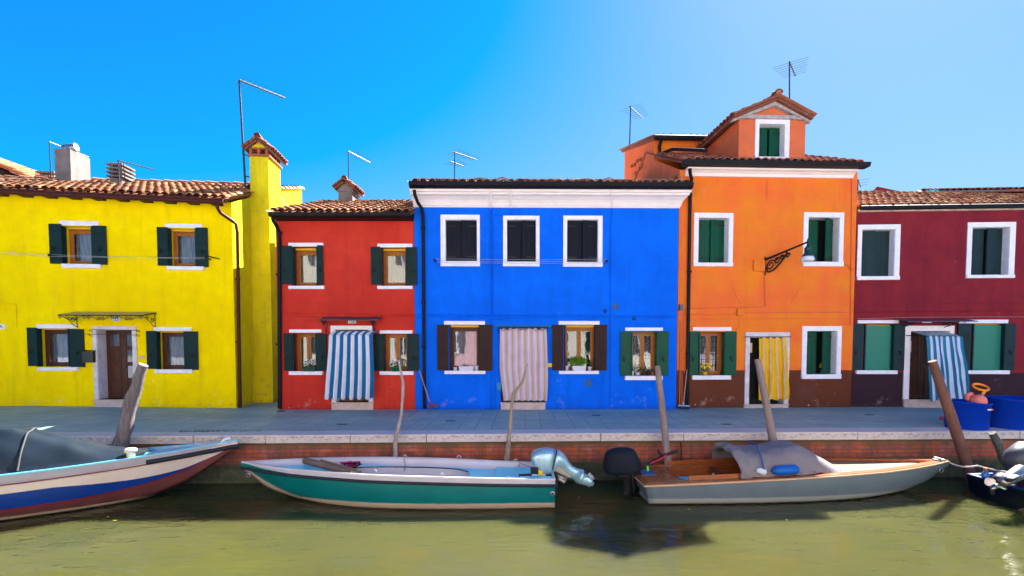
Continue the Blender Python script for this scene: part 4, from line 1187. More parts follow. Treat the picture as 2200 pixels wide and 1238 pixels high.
b = MB()
for (px, py, dd) in ((1360, 357, 6.0), (1366, 354, 5.8), (1372, 346, 5.5), (1379, 351 - 8, 5.1), (1381, 357, 5.0), (1377, 362, 5.2), (1368, 372, 5.8), (1455, 380, 1.2), (1460, 378, 1.05), (1462, 384, .95)):
    # corbel stones standing out of the left wall
    d = ray(px, py); p0 = O.P; ee = O.e
    t1 = (p0 - EYE).dot(ee) / d.dot(ee); w = EYE + d * t1; yy = (w - O.P).dot(O.n); zz = w.z
    b = MB(); b.box(-.07, 0, yy - .04, yy + .06, zz - .04, zz + .04); b.build('corbel_stone', TERRA, ax)
# wires and pipes on the orange wall
for pts, rr in (([(1458, 676), (1576, 676), (1584, 668)], .013), ([(1472, 663), (1644, 659), (1642, 590), (1638, 582)], .014), ([(1596, 672), (1830, 671)], .013), ([(1484, 686), (1828, 684)], .005), ([(1588, 680), (1588, 702), (1584, 709), (1578, 704)], .006), ([(1472, 663), (1469, 672), (1470, 800)], .012), ([(1462, 690), (1460, 870)], .016), ([(1466, 690), (1465, 870)], .010), ([(1830, 380), (1829, 571), (1827, 700)], .012), ([(1811, 565), (1820, 570), (1826, 578)], .006), ([(1802, 696), (1825, 697)], .007), ([(1648, 385), (1648, 428)], .006), ([(1572, 616), (1592, 655)], .004), ([(1720, 616), (1698, 655)], .004)):
    pipe_px(O, pts, rr, ORP, off=-.018, name='conduit', n=6)
for q in ((1582, 664, 1597, 679), (1617, 560, 1641, 583), (1826, 574, 1832, 582)):
    r = O.box(*q); mb = MB(); mb.box(r[0], r[1], -.07, 0, r[2], r[3]); mb.build('junction_box', ORA, O.root, bevel=.008)
r = O.box(1458, 655, 1465, 667); mb = MB(); mb.box(r[0], r[1], -.09, 0, r[2], r[3]); mb.build('junction_box', plain('grey_box', (.12, .15, .22), .6), O.root)
r = O.box(1711, 824, 1752, 860); mb = MB(); mb.box(r[0], r[1], -.006, 0, r[2], r[3]); mb.build('meter_door', plain('brown_door_paint', (.13, .04, .022), .7), O.root)
r = O.box(1610, 737, 1615, 758, .05); mb = MB(); mb.box(r[0], r[0] + .10, .1, .12, r[2], r[3]); mb.build('paper_notice', plain('buff_paper', (.7, .5, .3), .8), O.root)
H_ = O
ST_O = stripe_mat('yellow_pale_stripes', [(0, (.78, .46, .004)), (.62, (.62, .42, .40)), (.80, (.78, .46, .004))], 4.2)
def fn_or(u, v):
    xl = 1631 + (-1) * v; xr = 1689 + 7 * math.sin(v * 1.4)
    x = xl + (xr - xl) * u
    py = 726 + (859 - 726) * v + 1.6 * math.sin(u * 25)
    off = -.06 - .03 * v + (.035 * math.sin(u * 4.2 * 2 * PI + v * 1.2) + .012 * math.sin(u * 41 + v * 3)) * (.6 + .6 * v)
    w = H_.hu(x, py, off); return (w[0], off, w[1])
cloth('door_curtain', 'yellow and pale striped curtain drawn half across the orange house doorway', O, ST_O, fn_or, 90, 24, rod=[(O.hu(1598, 724, 0)[0], -.05, O.hu(1598, 724, -.05)[1]), (O.hu(1697, 724, 0)[0], -.05, O.hu(1697, 724, -.05)[1])])
# wall lamp on a wrought bracket
def wall_lamp():
    root = empty('street_lamp', O.world(O.hu(1643, 575)[0], 0, O.hu(1643, 575)[1]), O.ang)
    tag(root, 'street lamp with a white bell glass on a black scrolled bracket on the orange wall', 'street lamp')
    o0 = O.hu(1643, 575)
    def L_(px, py, y): u, z = O.hu(px, py, y); return Vector((u - o0[0], y, z - o0[1]))
    # the arm runs out from the wall toward the canal and to the right
    def at(f, dz=0.0):      # f 0..1 along the arm, from the wall to the lamp
        px = 1645 + (1736 - 1645) * f; py = 558 + (520 - 558) * f; y = -.05 - .95 * f
        v = L_(px, py, y); v.z += dz; return v
    f = MB(); f.tube([at(k / 6) for k in range(7)], [.032, .030, .028, .026, .025, .024, .022], 7)
    lo = [L_(1650, 585, -.05), L_(1662, 580, -.15), L_(1672, 570, -.25), L_(1680, 560, -.36), L_(1690, 546, -.48), at(.5)]
    f.tube(lo, .024, 6)
    f.tube([L_(1644, 552, -.01), L_(1644, 592, -.01)], .02, 6)
    f.tube([L_(1645, 575, -.02), L_(1650, 585, -.05)], .02, 6)
    def sp_(px, py, y, r, tn=1.6, th=.018):
        c = L_(px, py, y); d = (at(1) - at(0)).normalized(); up = Vector((0, 0, 1))
        f.tube([c + d * (r * (1 - .75 * k / (12 * tn))) * math.cos(k * PI / 6) + up * (r * (1 - .75 * k / (12 * tn))) * math.sin(k * PI / 6) for k in range(int(12 * tn))], th, 5)
    sp_(1656, 570, -.15, .13); sp_(1670, 560, -.28, .085); sp_(1680, 553, -.38, .06); sp_(1693, 549, -.5, .055, 1.2, .020)
    f.build('scroll_bracket', IRON, root)
    c = at(1); LG = plain('lamp_green', (.006, .05, .048), .4, .3)
    s = MB(); T = Matrix.Translation(c)
    s.lathe([(0, .09), (.018, .06), (.022, .02), (.028, -.08), (.05, -.12), (.085, -.16), (.07, -.17), (.075, -.19), (.08, -.26), (.10, -.30), (.13, -.345), (.12, -.345)], 18, 0, T); s.build('lamp_cap', LG, root)
    s = MB(); s.lathe([(.128, -.346), (.140, -.37), (.148, -.42), (.135, -.455), (.125, -.455), (.12, -.40), (.10, -.36)], 18, 0, T); s.build('lamp_glass', plain('opal_glass', (.62, .66, .72), .15, var=.08, bs=0), root)
wall_lamp()

# ================================================================ BURGUNDY HOUSE
P = House('burgundy_house', 'burgundy house with white window surrounds and a dark purple base', at_z(1829, 874), Vector((13.05, 12.94, 0)))
for o_, i_, gp in (((1841, 483, 1932, 602), (1850, 493, 1921, 594), (.49, .50)), ((2076, 478, 2179, 598), (2086, 488, 2167, 591), (.50, .51))):
    closed_window(P, o_, i_, GREEN_G, rec=.18, gap=gp, hinge=False, nb=2)
GB = None
def blind():
    m, t, b, N, L = newmat('green_slatted_blind')
    tc = N('ShaderNodeTexCoord'); sp = N('ShaderNodeSeparateXYZ'); L(tc.outputs['Object'], sp.inputs[0])
    f = math_n(t, 'FRACT', math_n(t, 'MULTIPLY', sp.outputs[2], 24))
    c = ramp(t, f, [(0, (.006, .10, .07)), (.35, (.010, .20, .13)), (.85, (.012, .24, .16)), (1, (.004, .07, .05))])
    L(c, b.inputs['Base Color']); b.inputs['Roughness'].default_value = .5
    bump(t, b, f, .5, .01)
    return m
GB = blind()
for op, li, si, l_, r_ in (((1855, 697, 1920, 797), (1842, 688, 1930, 695), (1841, 796, 1929, 804), (1830, 696, 1854, 796), (1921, 696, 1943, 796)),
                           ((2086, 696, 2157, 797), (2073, 687, 2165, 695), (2080, 796, 2170, 804), (2057, 695, 2085, 796), (2158, 695, 2181, 796))):
    r, wr_ = open_window(P, op, li, si, l_, r_, smat=GREEN_G, curtain=None, lining=.2, yfr=.22, topbox=.03)
    mb = MB(); mb.box(r[0] + .01, r[1] - .035, .06, .075, r[2] + .01, r[3] - .035); mb.build('slatted_blind', GB, wr_)
door(P, (1953, 711, 2036, 858), depth=.26, mat=WOOD_D, surround=(1941, 700, 2046, 866), step=(1943, 858, 2046, 874), surm=WHITE)
zE2 = P.hu(1990, 443.5, -.15)[1]
PE = P.L + 4
P.wall(0, PE, -.3, zE2, zE2, PUR)
RYP = 2.9
zrl = P.hu(1845, 409, RYP)[1]; zrr = P.hu(2190, 421, RYP)[1]
rr_u = P.hu(2190, 421, RYP)[0]
zrR = zrl + (zrr - zrl) * (PE / rr_u)
shell(P, 0, PE, -.3, zE2, zE2, RYP, zrR - .1, 6.2, PUR)
tiles(P.root, (.02, -.0, zE2 + .05), (PE, -.0, zE2 + .05), (.02, RYP, zrl), (PE, RYP, zrR), TILE, .19, .34, seed=51)
back_roof(P, 0, PE, RYP, zrR, 6.2, zE2, TILE_R)
g = MB(); g.tube([(.05, -.08, zE2 + .0), (PE, -.08, zE2 + .0)], .06, 10); g.build('gutter', DPIPE, P.root)
g = MB(); g.box(.0, PE, -.05, .0, zE2 - .09, zE2 - .03); g.build('eave_moulding', plain('peeling_cream_trim', (.6, .45, .36), .8, var=.5, vs=6), P.root)
for pts, rr in (([(1832, 671), (2230, 667)], .010), ([(2020, 652), (2230, 650)], .006)): pipe_px(P, pts, rr, PUR, off=-.02, name='conduit', n=6)
pipe_px(P, [(1842, 685), (1960, 682), (2100, 681), (2240, 681)], .006, plain('pink_cable', (.5, .25, .22), .5), off=-.02, name='cable', n=5)
bracket_canopy(P, 1950, 2102, 690, .5, plain('slate_canopy', (.08, .07, .10), .4, var=.3), (1955, 2045), arm=.16, tilt=.08)
plate(P, 2058, 688, 2080, 695, '76', .10, off=-.03)
plate(P, 1981, 690, 2001, 694, '', .05)
r = P.box(1954, 733, 1959, 757, .1); mb = MB(); mb.box(r[0], r[0] + .05, .10, .12, r[2], r[3]); mb.build('paper_notice', plain('buff_paper', (.7, .5, .3), .8), P.root)
H_ = P
ST_P = stripe_mat('teal_white_stripes', [(0, (.012, .19, .30)), (.5, (.52, .60, .78))], 6.5)
def fn_pu(u, v):
    if v < .14:                                   # the top is stretched out over the rail
        k = v / .14; y = .12 - .62 * k
        px = (1957 + (1990 - 1957) * k) + ((2035 - 1957) + ((2068 - 1990) - (2035 - 1957)) * k) * u
        py = 713 + 9 * k + .8 * math.sin(u * 40)
        y += .01 * math.sin(u * 40)
    else:
        k = (v - .14) / .86; y = -.50 - .06 * math.sin(k * 3) + (.03 * math.sin(u * 6.5 * 2 * PI + k * 2) + .012 * math.sin(u * 23)) * (.5 + .5 * k)
        xl = 1990 + 9 * k; xr = 2068 + 16 * k ** .8
        px = xl + (xr - xl) * u + 3 * math.sin(k * 4 + u * 5) * k * .6
        py = 722 + (861 - 722) * k + (-6 * u) * k + 1.5 * math.sin(u * 20) * k
    w = H_.hu(px, py, y); return (w[0], y, w[1])
a = P.hu(1988, 722, -.5); c_ = P.hu(2070, 722, -.5)
cloth('door_curtain', 'teal and white striped curtain blowing outward from the burgundy house doorway', P, ST_P, fn_pu, 90, 36, rod=[(P.hu(1945, 722, 0)[0], 0, a[1] + .02), (a[0], -.5, a[1]), (c_[0], -.5, a[1]), (c_[0], 0, a[1] + .02)])
# house behind to the right, only its roof shows
Q = House('red_roofed_house', 'distant house of which only the dark red roof shows at the right edge', Vector((15.6, 19.5, 0)), Vector((24, 19.0, 0)))
zq = Q.hu(2140, 406)[1]
Q.wall(0, Q.L, -.2, zq - .2, zq - .2, PUR); shell(Q, 0, Q.L, -.2, zq - .2, zq - .2, 2.5, zq + .9, 5, PUR)
tiles(Q.root, (-.2, -.3, zq - .12), (Q.L, -.3, zq - .12), (1.8, 2.3, zq + .62), (Q.L, 2.3, zq + .62), TILE_R, .22, .4, seed=61)
back_roof(Q, 1.8, Q.L, 2.3, zq + .6, 5, zq - .2, TILE_R)
# house behind to the left: white gable and a long orange roof
G = House('white_gabled_house', 'white gabled house with an orange roof behind the yellow house', at_y(-140, 700, 19.0), at_y(140, 700, 19.0))
ga = G.hu(-120, 300)[0]; gz = G.hu(-120, 300)[1]; gb_ = G.hu(150, 412)
G.wall(ga - 3, gb_[0], 0, gb_[1] - .1, gb_[1] - .1, PINKW)
b = MB(); b.add([(ga - 3, .0, gb_[1] - .1), (gb_[0], 0, gb_[1] - .1), (ga, 0, gz - .2)], [(0, 1, 2)]); b.add([(gb_[0], 0, 0), (gb_[0], 6, 0), (gb_[0], 6, gb_[1] - .1), (gb_[0], 0, gb_[1] - .1)], [(0, 1, 2, 3)]); b.build('gable_wall', PINKW, G.root)
tiles(G.root, (gb_[0] + .2, -.9, gb_[1] - .1), (gb_[0] + .2, 6, gb_[1] - .1), (ga, -.9, gz), (ga, 6, gz), tile_mat('roof_tile_orange', [(0, (.35, .09, .03)), (.5, (.55, .19, .06)), (1, (.62, .33, .14))]), .22, .4, seed=71)
b = MB()
for k in range(7):
    b = MB(); t_ = (k + .5) / 7; b.box(ga + (gb_[0] - ga) * t_ - .08, ga + (gb_[0] - ga) * t_ + .08, -.85, 0, gz + (gb_[1] - .1 - gz) * t_ - .28, gz + (gb_[1] - .1 - gz) * t_ - .12); b.build('rafter_end', BROWN_S, G.root)

# chimneys of the yellow house
def slab_chimney(x0, x1, yt, yb, yl, mat, slabs, dep=.5, cap=False):
    c = empty('chimney', (0, 0, 0), 0, Y.root)
    u0, u1, z0, z1 = px_box(Y, x0, x1, yt, yb, yl)
    b = MB(); b.box(u0, u1, yl, yl + dep, z0 - .8, z1); b.build('chimney_stack', mat, c)
    if slabs:
        s = MB()
        for k in range(slabs): s.box(u0 - .06, u1 + .06, yl - .06, yl + dep + .06, z1 + .03 + k * .11, z1 + .075 + k * .11)
        for (a, b2) in ((u0 + .02, yl + .02), (u1 - .08, yl + .02), (u0 + .02, yl + dep - .08), (u1 - .08, yl + dep - .08)): s.box(a, a + .06, b2, b2 + .06, z1, z1 + slabs * .11)
        s.build('chimney_slabs', mat, c)
    return c, u0, u1, z1
c, u0, u1, z1 = slab_chimney(118, 152, 320, 402, 2.0, GREYR, 0, .75)
s = MB(); s.lathe([(0, -.17), (.11, -.17), (.12, .17), (.10, .18), (0, .12)], 14, 0, Matrix.Translation(((u0 + u1) / 2, 2.3, z1 + .13)) @ Matrix.Rotation(R(80), 4, 'Y')); s.tube([((u0 + u1) / 2, 2.3, z1 - .02), ((u0 + u1) / 2, 2.3, z1 + .12)], .12, 12); s.build('metal_cowl', GALV, c)
slab_chimney(236, 262, 383, 405, 1.9, GREYR, 4, .45)
slab_chimney(84, 116, 390, 402, 3.6, GREYR, 3, .5)

# ================================================================ ANTENNAS
ALU = plain('dull_antenna_metal', (.05, .055, .07), .5, .5, var=.3)
def antenna(label, m0, m1, booms, Yd, r=.018, lean=None):
    mb = MB(); a = at_y(*m0, Yd); b_ = at_y(*m1, Yd); b_.z -= .5
    mb.tube([b_, a], [r, r * .8], 6)
    for (p0, p1, n, hl, ang) in booms:
        s = at_y(*p0, Yd); yy = s.y * (HOR - p0[1]) / (HOR - p1[1]) if abs(HOR - p1[1]) > 1 else s.y
        yy = max(Yd - 1.2, min(Yd + 1.6, yy)); e = at_y(*p1, yy); e.z = s.z if abs(e.z - s.z) < .25 else e.z
        mb.tube([s, e], r * .9, 5)
        d = (e - s).normalized(); w = d.cross(Vector((0, 0, 1))).normalized(); w.rotate(Matrix.Rotation(ang, 3, d))
        for k in range(n):
            c_ = s.lerp(e, (k + .4) / n); h = hl * (1 - .45 * k / n)
            mb.tube([c_ - w * h, c_ + w * h], .005, 3)
    return thing_mesh(mb, 'antenna', ALU, b_, label, 'antenna', 'television antennas on the roofs')
antenna('tall television antenna whose mast is strapped to the yellow chimney', (514, 172), (529, 408), [((514, 172), (612, 210), 9, .32, 0)], 13.9, .03)
m_ = MB()
for py in (333, 379): a = at_y(526, py, 13.9); b_ = at_y(541, py + 2, 14.05); m_.tube([a, b_], .014, 5)
m_.build('mast_bracket', IRON, bpy.data.objects['antenna'])
bpy.data.objects['mast_bracket'].location = -bpy.data.objects['antenna'].location
antenna('television antenna mast left of the tall grey chimney', (106, 305), (110, 385), [((106, 305), (190, 337), 8, .2, 0)], 15.2)
antenna('television antenna on the slabbed grey chimney of the yellow house', (254, 343), (255, 362), [((252, 345), (331, 364), 10, .12, 0)], 14.3)
antenna('television antenna with a single boom rising behind the red house chimney', (748, 323), (750, 400), [((748, 325), (795, 349), 7, .28, 0)], 15.4)
antenna('television antenna with two booms on the blue roof', (977, 324), (976, 400), [((974, 326), (1024, 343), 8, .3, 0), ((968, 347), (996, 357), 4, .3, 0)], 14.6)
antenna('television antenna behind the faded orange annex roof', (1355, 228), (1351, 345), [((1353, 229), (1380, 253), 7, .45, 0)], 18.5, .024)
antenna('highest television antenna, above the orange dormer roof', (1696, 132), (1697, 230), [((1696, 133), (1709, 163), 7, .5, 0)], 15.5, .022)
antenna('tiny television antenna above the burgundy roof edge', (1843, 385), (1843, 412), [((1843, 386), (1849, 402), 3, .3, 0)], 16.2, .02)
m_ = MB(); a = at_y(1351, 326, 18.6); b_ = at_y(1349, 386, 18.6); m_.tube([a, b_], .02, 6); thing_mesh(m_, 'waste_pipe', IRON, b_, 'thin dark pipe running up the edge of the faded annex wall', 'pipe')

# ================================================================ BOATS
def cat(tab, x):
    """Catmull-Rom through rows (x, a, b, ...)"""
    n = len(tab)
    for i in range(n - 1):
        if x <= tab[i + 1][0] or i == n - 2:
            t = max(0, min(1, (x - tab[i][0]) / (tab[i + 1][0] - tab[i][0])))
            p0, p1, p2, p3 = tab[max(i - 1, 0)], tab[i], tab[i + 1], tab[min(i + 2, n - 1)]
            out = []
            for k in range(1, len(p1)):
                a, b_, c, d = p0[k], p1[k], p2[k], p3[k]
                out.append(.5 * (2 * b_ + (c - a) * t + (2 * a - 5 * b_ + 4 * c - d) * t * t + (3 * b_ - a - 3 * c + d) * t ** 3))
            return out
def hull(root, tab, rows, mats, N=44, rim=.05, drop=.10, pit=None, floor=.06, deckmat=0, rimmat=0, wallmat=0, pitmat=0, floormat=0, rake=0.0, flare=.5, closed_stern=True):
    """tab rows: x, half beam, sheer z, chine half beam, chine z, keel z.  rows: (fraction sheer->chine, material index)"""
    x0, x1 = tab[0][0], tab[-1][0]
    S = []
    for i in range(N + 1):
        u = i / N; u = 1 - (1 - u) ** 1.25
        x = x0 + (x1 - x0) * u; S.append([x] + cat(tab, x))
    def sec(s):
        x, hb, zs, cb, zc, zk = s
        pts = [(hb, zs)]
        for f, _ in rows:
            f = f(x) if callable(f) else f
            z = zs + (zc - zs) * f; y = hb + (cb - hb) * (f ** (1 + flare)); pts.append((y, z))
        pts += [(cb * .55, zc + (zk - zc) * .6), (0.0, zk)]
        return pts
    h = MB(); mi = [r[1] for r in rows] + [rows[-1][1] + 0, rows[-1][1] + 0]
    mi = [r[1] for r in rows] + [len(mats) - 1, len(mats) - 1]
    P_ = [sec(s) for s in S]; m = len(P_[0])
    for sg in (1, -1):
        for k in range(m - 1):
            vs = []
            for s, p in zip(S, P_):
                for q in (p[k], p[k + 1]):
                    rk = rake * max(0, 1 - (s[0] - x0) / .6) * (s[2] - q[1]); vs.append((s[0] + rk, sg * q[0], q[1]))
            h.add(vs, [(2 * i, 2 * i + 1, 2 * i + 3, 2 * i + 2) for i in range(N)], mi[k], True)
    s0 = S[0]; p = P_[0]
    tv = [(s0[0] + rake * (s0[2] - z), y, z) for y, z in p] + [(s0[0] + rake * (s0[2] - z), -y, z) for y, z in p[::-1]]
    h.add(tv, [tuple(range(len(tv)))], mi[1], False)
    h.build('hull', mats, root, merge=True)
    # rim, inner bulwark, deck
    def ins(s): return max(.004, s[1] - rim)
    r = MB(); vs = []
    for sg in (1, -1):
        vs = []
        for s in S: vs += [(s[0], sg * (s[1] + .006), s[2] - .012), (s[0], sg * (s[1] + .002), s[2] + .010), (s[0], sg * ins(s), s[2] + .010), (s[0], sg * ins(s), s[2] - .02)]
        r.add(vs, [(4 * i + k, 4 * i + k + 1, 4 * i + 5 + k, 4 * i + 4 + k) for i in range(N) for k in range(3)], rimmat, False)
    r.box(s0[0] - .004, s0[0] + rim, -s0[1], s0[1], s0[2] - .02, s0[2] + .011, rimmat)
    r.build('gunwale', mats, root)
    d = MB()
    def ci(s):
        if not pit: return 0
        a, b_, w = pit[:3]; e = pit[3] if len(pit) > 3 else 8
        t = (s[0] - a) / (b_ - a)
        if t <= 0 or t >= 1: return 0
        return max(0, (ins(s) - w)) * (1 - abs(2 * t - 1) ** e) ** (1 / 2.5)
    dz = lambda s: s[2] - (drop(s[0]) if callable(drop) else drop)
    NN = []
    for i in range(N * 3 + 1):
        x = x0 + (x1 - .05 - x0) * i / (N * 3); NN.append([x] + cat(tab, x))
    for sg in (1, -1):
        v = []
        for s in NN: v += [(s[0], sg * ins(s), s[2] - .0), (s[0], sg * ins(s), dz(s)), (s[0], sg * ci(s), dz(s) + .0)]
        d.add(v, [(3 * i, 3 * i + 1, 3 * i + 4, 3 * i + 3) for i in range(len(NN) - 1)], wallmat, True)
        d.add(v, [(3 * i + 1, 3 * i + 2, 3 * i + 5, 3 * i + 4) for i in range(len(NN) - 1)], deckmat, False)
    d.build('deck', mats, root, merge=True)
    if pit:
        c = MB()
        for sg in (1, -1):
            v = []
            for s in NN: q = ci(s); v += [(s[0], sg * q, dz(s) + .004), (s[0], sg * max(0, q - .03), floor)]
            fs = [(2 * i, 2 * i + 1, 2 * i + 3, 2 * i + 2) for i in range(len(NN) - 1) if ci(NN[i]) > 0 or ci(NN[i + 1]) > 0]
            c.add(v, fs, pitmat, True)
        inside = [s for s in NN if pit[0] <= s[0] <= pit[1]]
        v = []
        for s in inside: v += [(s[0], ci(s), floor), (s[0], -ci(s), floor)]
        c.add(v, [(2 * i, 2 * i + 1, 2 * i + 3, 2 * i + 2) for i in range(len(inside) - 1)], floormat, False)
        c.build('cockpit', mats, root, merge=True)
    return S
def strake(root, tab, frac_z, r, mat, name, xa=None, xb=None, off=.012, N=40, both=True, sq=(1, 1)):
    x0 = tab[0][0] if xa is None else xa; x1 = tab[-1][0] if xb is None else xb
    mb = MB()
    for sg in ((1, -1) if both else (1,)):
        pts = []
        for i in range(N + 1):
            x = x0 + (x1 - x0) * i / N; hb, zs = cat(tab, x)[:2]; pts.append((x, sg * (hb + off), zs + frac_z))
        mb.tube(pts, r, 6, sq=sq)
    hb, zs = cat(tab, x0)[:2]
    if xa is None: mb.tube([(x0 - off, -hb, zs + frac_z), (x0 - off, hb, zs + frac_z)], r, 6)
    return mb.build(name, mat, root)
def boat_root(name, label, stern, bow):
    a = math.atan2(bow[1] - stern[1], bow[0] - stern[0])
    o = empty(name, (stern[0], stern[1], WATER), a); tag(o, label, 'boat', 'boats moored along the quay')
    M_ = Matrix.Translation((stern[0], stern[1], WATER)) @ Matrix.Rotation(a, 4, 'Z')
    return o, M_.inverted()
def gel(name, c, rough=.25, var=.12, line=None, bs=.05):
    m, t, b, N, L = newmat(name)
    f = ramp(t, nz(t, 3, 5, .65), [(.35, (0, 0, 0)), (.7, (1, 1, 1))])
    cc = mixc(t, f, c, tuple(x * (1 - var) for x in c))
    sc = ramp(t, nz(t, 5, 7, .8, stretch=(.6, 3, 14)), [(.60, (0, 0, 0)), (.70, (.35, .35, .35))])
    cc = mixc(t, sc, cc, tuple(x * .6 for x in c))
    if line:
        tc = N('ShaderNodeTexCoord'); sp = N('ShaderNodeSeparateXYZ'); L(tc.outputs['Object'], sp.inputs[0])
        z = math_n(t, 'ADD', sp.outputs[2], math_n(t, 'MULTIPLY', math_n(t, 'SUBTRACT', nz(t, 4, 6, .75, stretch=(1, 1, .3)), .5), .03))
        mr = N('ShaderNodeMapRange'); L(z, mr.inputs[0]); mr.inputs[1].default_value = line[0]; mr.inputs[2].default_value = line[0] + .015
        cc = mixc(t, mr.outputs[0], line[1], cc)
        mr = N('ShaderNodeMapRange'); L(z, mr.inputs[0]); mr.inputs[1].default_value = .012; mr.inputs[2].default_value = .03
        cc = mixc(t, mr.outputs[0], (.035, .03, .012), cc)
    L(cc, b.inputs['Base Color']); b.inputs['Roughness'].default_value = rough
    bump(t, b, nz(t, 6, 4), bs, .01)
    return m
GW = gel('white_gelcoat', (.46, .45, .50), .28, .16); GD = gel('sky_tinted_deck', (.12, .70, .80), .3, .15)  # deck is white; cyan sky light is put into its colour
RUB = plain('black_rubber_strake', (.022, .024, .035), .45)

# ---- green boat
b2, I2 = boat_root('green_motorboat', 'open green boat with a white rim and a tilted silver outboard', (.67, 8.13), (-4.46, 8.22))
T2 = [(0, .53, .48, .46, .03, -.12), (.9, .58, .50, .51, .02, -.14), (1.9, .62, .53, .54, .01, -.14), (2.8, .60, .55, .50, .01, -.13), (3.6, .49, .57, .36, .04, -.09), (4.2, .36, .58, .20, .13, -.0), (4.7, .19, .59, .07, .30, .17), (5.13, .012, .60, .006, .52, .48)]
GRN = gel('green_hull_paint', (.001, .15, .15), .3, .2, line=(.095, (.42, .33, .24)))
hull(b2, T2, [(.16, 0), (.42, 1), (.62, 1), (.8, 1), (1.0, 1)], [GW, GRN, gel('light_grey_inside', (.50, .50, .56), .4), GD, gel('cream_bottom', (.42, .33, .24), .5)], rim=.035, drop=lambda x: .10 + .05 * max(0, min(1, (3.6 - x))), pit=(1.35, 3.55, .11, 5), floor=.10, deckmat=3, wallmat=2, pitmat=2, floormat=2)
strake(b2, T2, -.098, .024, RUB, 'rubbing_strake', off=.004)
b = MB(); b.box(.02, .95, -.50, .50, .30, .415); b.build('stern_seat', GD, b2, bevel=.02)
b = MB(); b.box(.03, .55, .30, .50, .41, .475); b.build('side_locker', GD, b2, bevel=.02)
strake_in = MB()
for sg in (1, -1):
    pts = []
    for i in range(30):
        x = 1.42 + 2.0 * i / 29; hb = cat(T2, x)[0]; t = (x - 1.35) / 2.2
        pts.append((x, sg * ((hb - .035 - .11) * (1 - abs(2 * t - 1) ** 5) ** .4), cat(T2, x)[1] - .135))
    strake_in.tube(pts, .011, 5)
strake_in.build('cockpit_trim', RUB, b2)
b = MB(); b.tube([(1.6, -.34, .22), (2.4, -.35, .23)], .012, 5); b.box(1.8, 2.05, -.40, .40, .24, .275, 1); b.build('thwart', [RUB, GW], b2)
def eyes(I, pts, root, h=.05):
    mb = MB()
    for (px, py, Yd) in pts:
        w = at_y(px, py, Yd); v = I @ w
        P = [v + Vector((math.cos(a) * .035, 0, math.sin(a) * h)) for a in [PI * k / 8 for k in range(9)]]
        mb.tube(P, .009, 5)
    mb.build('mooring_eyes', GALV, root)
eyes(I2, [(870, 984, 8.75), (986, 985, 8.72), (1108, 993, 8.68), (948, 1024, 7.58), (1092, 1032, 7.6), (805, 1017, 7.62)], b2)
def ring(I, px, py, Yd, r, root, nrm='x'):
    mb = MB(); w = I @ at_y(px, py, Yd)
    mb.tube([w + Vector((math.cos(a) * r, 0, math.sin(a) * r)) for a in [2 * PI * k / 12 for k in range(13)]], .009, 5, caps=False); mb.build('mooring_ring', GALV, root)
ring(I2, 1187, 1061, 7.62, .03, b2); ring(I2, 533, 1021, 8.12, .03, b2)
b = MB(); b.tube([(2.45, .56, .43), (2.45, .60, .43)], .018, 8); b.build('drain_plug', GALV, b2)

def px_loft(I, spine, Yd, mb, mi=0, n=14, dirn=None, e=.75):
    """rounded body along a spine; rows: px, py, half width (m) in the vertical plane, half thickness (m), [depth]"""
    C_ = [I @ at_y(s[0], s[1], s[4] if len(s) > 4 else Yd) for s in spine]
    vs = []
    for i, (c, s) in enumerate(zip(C_, spine)):
        t = (C_[min(i + 1, len(C_) - 1)] - C_[max(i - 1, 0)]).normalized()
        Yv = (I.to_3x3() @ Vector((0, 1, 0))).normalized(); Nv = t.cross(Yv).normalized(); Yv = Nv.cross(t)
        for k in range(n):
            a = 2 * PI * k / n; ca, sa = math.cos(a), math.sin(a)
            ca = math.copysign(abs(ca) ** e, ca); sa = math.copysign(abs(sa) ** e, sa)
            vs.append(c + Nv * ca * s[2] + Yv * sa * s[3])
    m = len(spine); fs = []
    for i in range(m - 1):
        for k in range(n):
            k2 = (k + 1) % n; fs.append((i * n + k, i * n + k2, (i + 1) * n + k2, (i + 1) * n + k))
    fs += [tuple(range(n))[::-1], tuple(range((m - 1) * n, m * n))]
    mb.add(vs, fs, mi, True)
def propeller(mb, c, axis, r, mi=0, nb=3, ph=0.3):
    ax = axis.normalized(); a = ax.orthogonal().normalized(); b_ = ax.cross(a)
    mb.tube([c - ax * r * .45, c - ax * r * .2, c + ax * r * .35, c + ax * r * .6], [r * .18, r * .26, r * .24, r * .08], 10, mi)
    for k in range(nb):
        an = ph + 2 * PI * k / nb; rd = a * math.cos(an) + b_ * math.sin(an); tg = ax.cross(rd)
        vs = []; rows_ = 6
        for i in range(rows_ + 1):
            f = i / rows_; rr = r * (.22 + .78 * f); w = r * .42 * math.sin(PI * (.18 + .78 * f)) ** .7; pitch_ = 1.0 - .5 * f
            for s in (-1, 0, 1):
                p = c + rd * rr * (1 - .06 * abs(s) * f) + (tg * math.cos(pitch_) + ax * math.sin(pitch_)) * w * s
                vs.append(p + ax * .006); 
        q = len(vs)
        vs2 = [v - ax * .012 for v in vs]
        fs = [(3 * i + j, 3 * i + j + 1, 3 * i + j + 4, 3 * i + j + 3) for i in range(rows_) for j in range(2)]
        mb.add(vs + vs2, fs + [tuple(x + q for x in f) for f in fs], mi, True)
SILV = plain('sky_tinted_silver_paint', (.30, .50, .58), .28, .45, var=.14, vs=3, bs=.03)  # silver tinted cyan, the sky's reflection put into the paint colour
SILD = plain('grey_cast_aluminium', (.36, .35, .31), .4, .6, var=.4)
MBLK = plain('black_rubber', (.015, .015, .018), .5)
om = empty('outboard_motor', (0, 0, 0), 0, b2); om['label'] = 'silver outboard motor tilted out of the water'
YM = 8.13
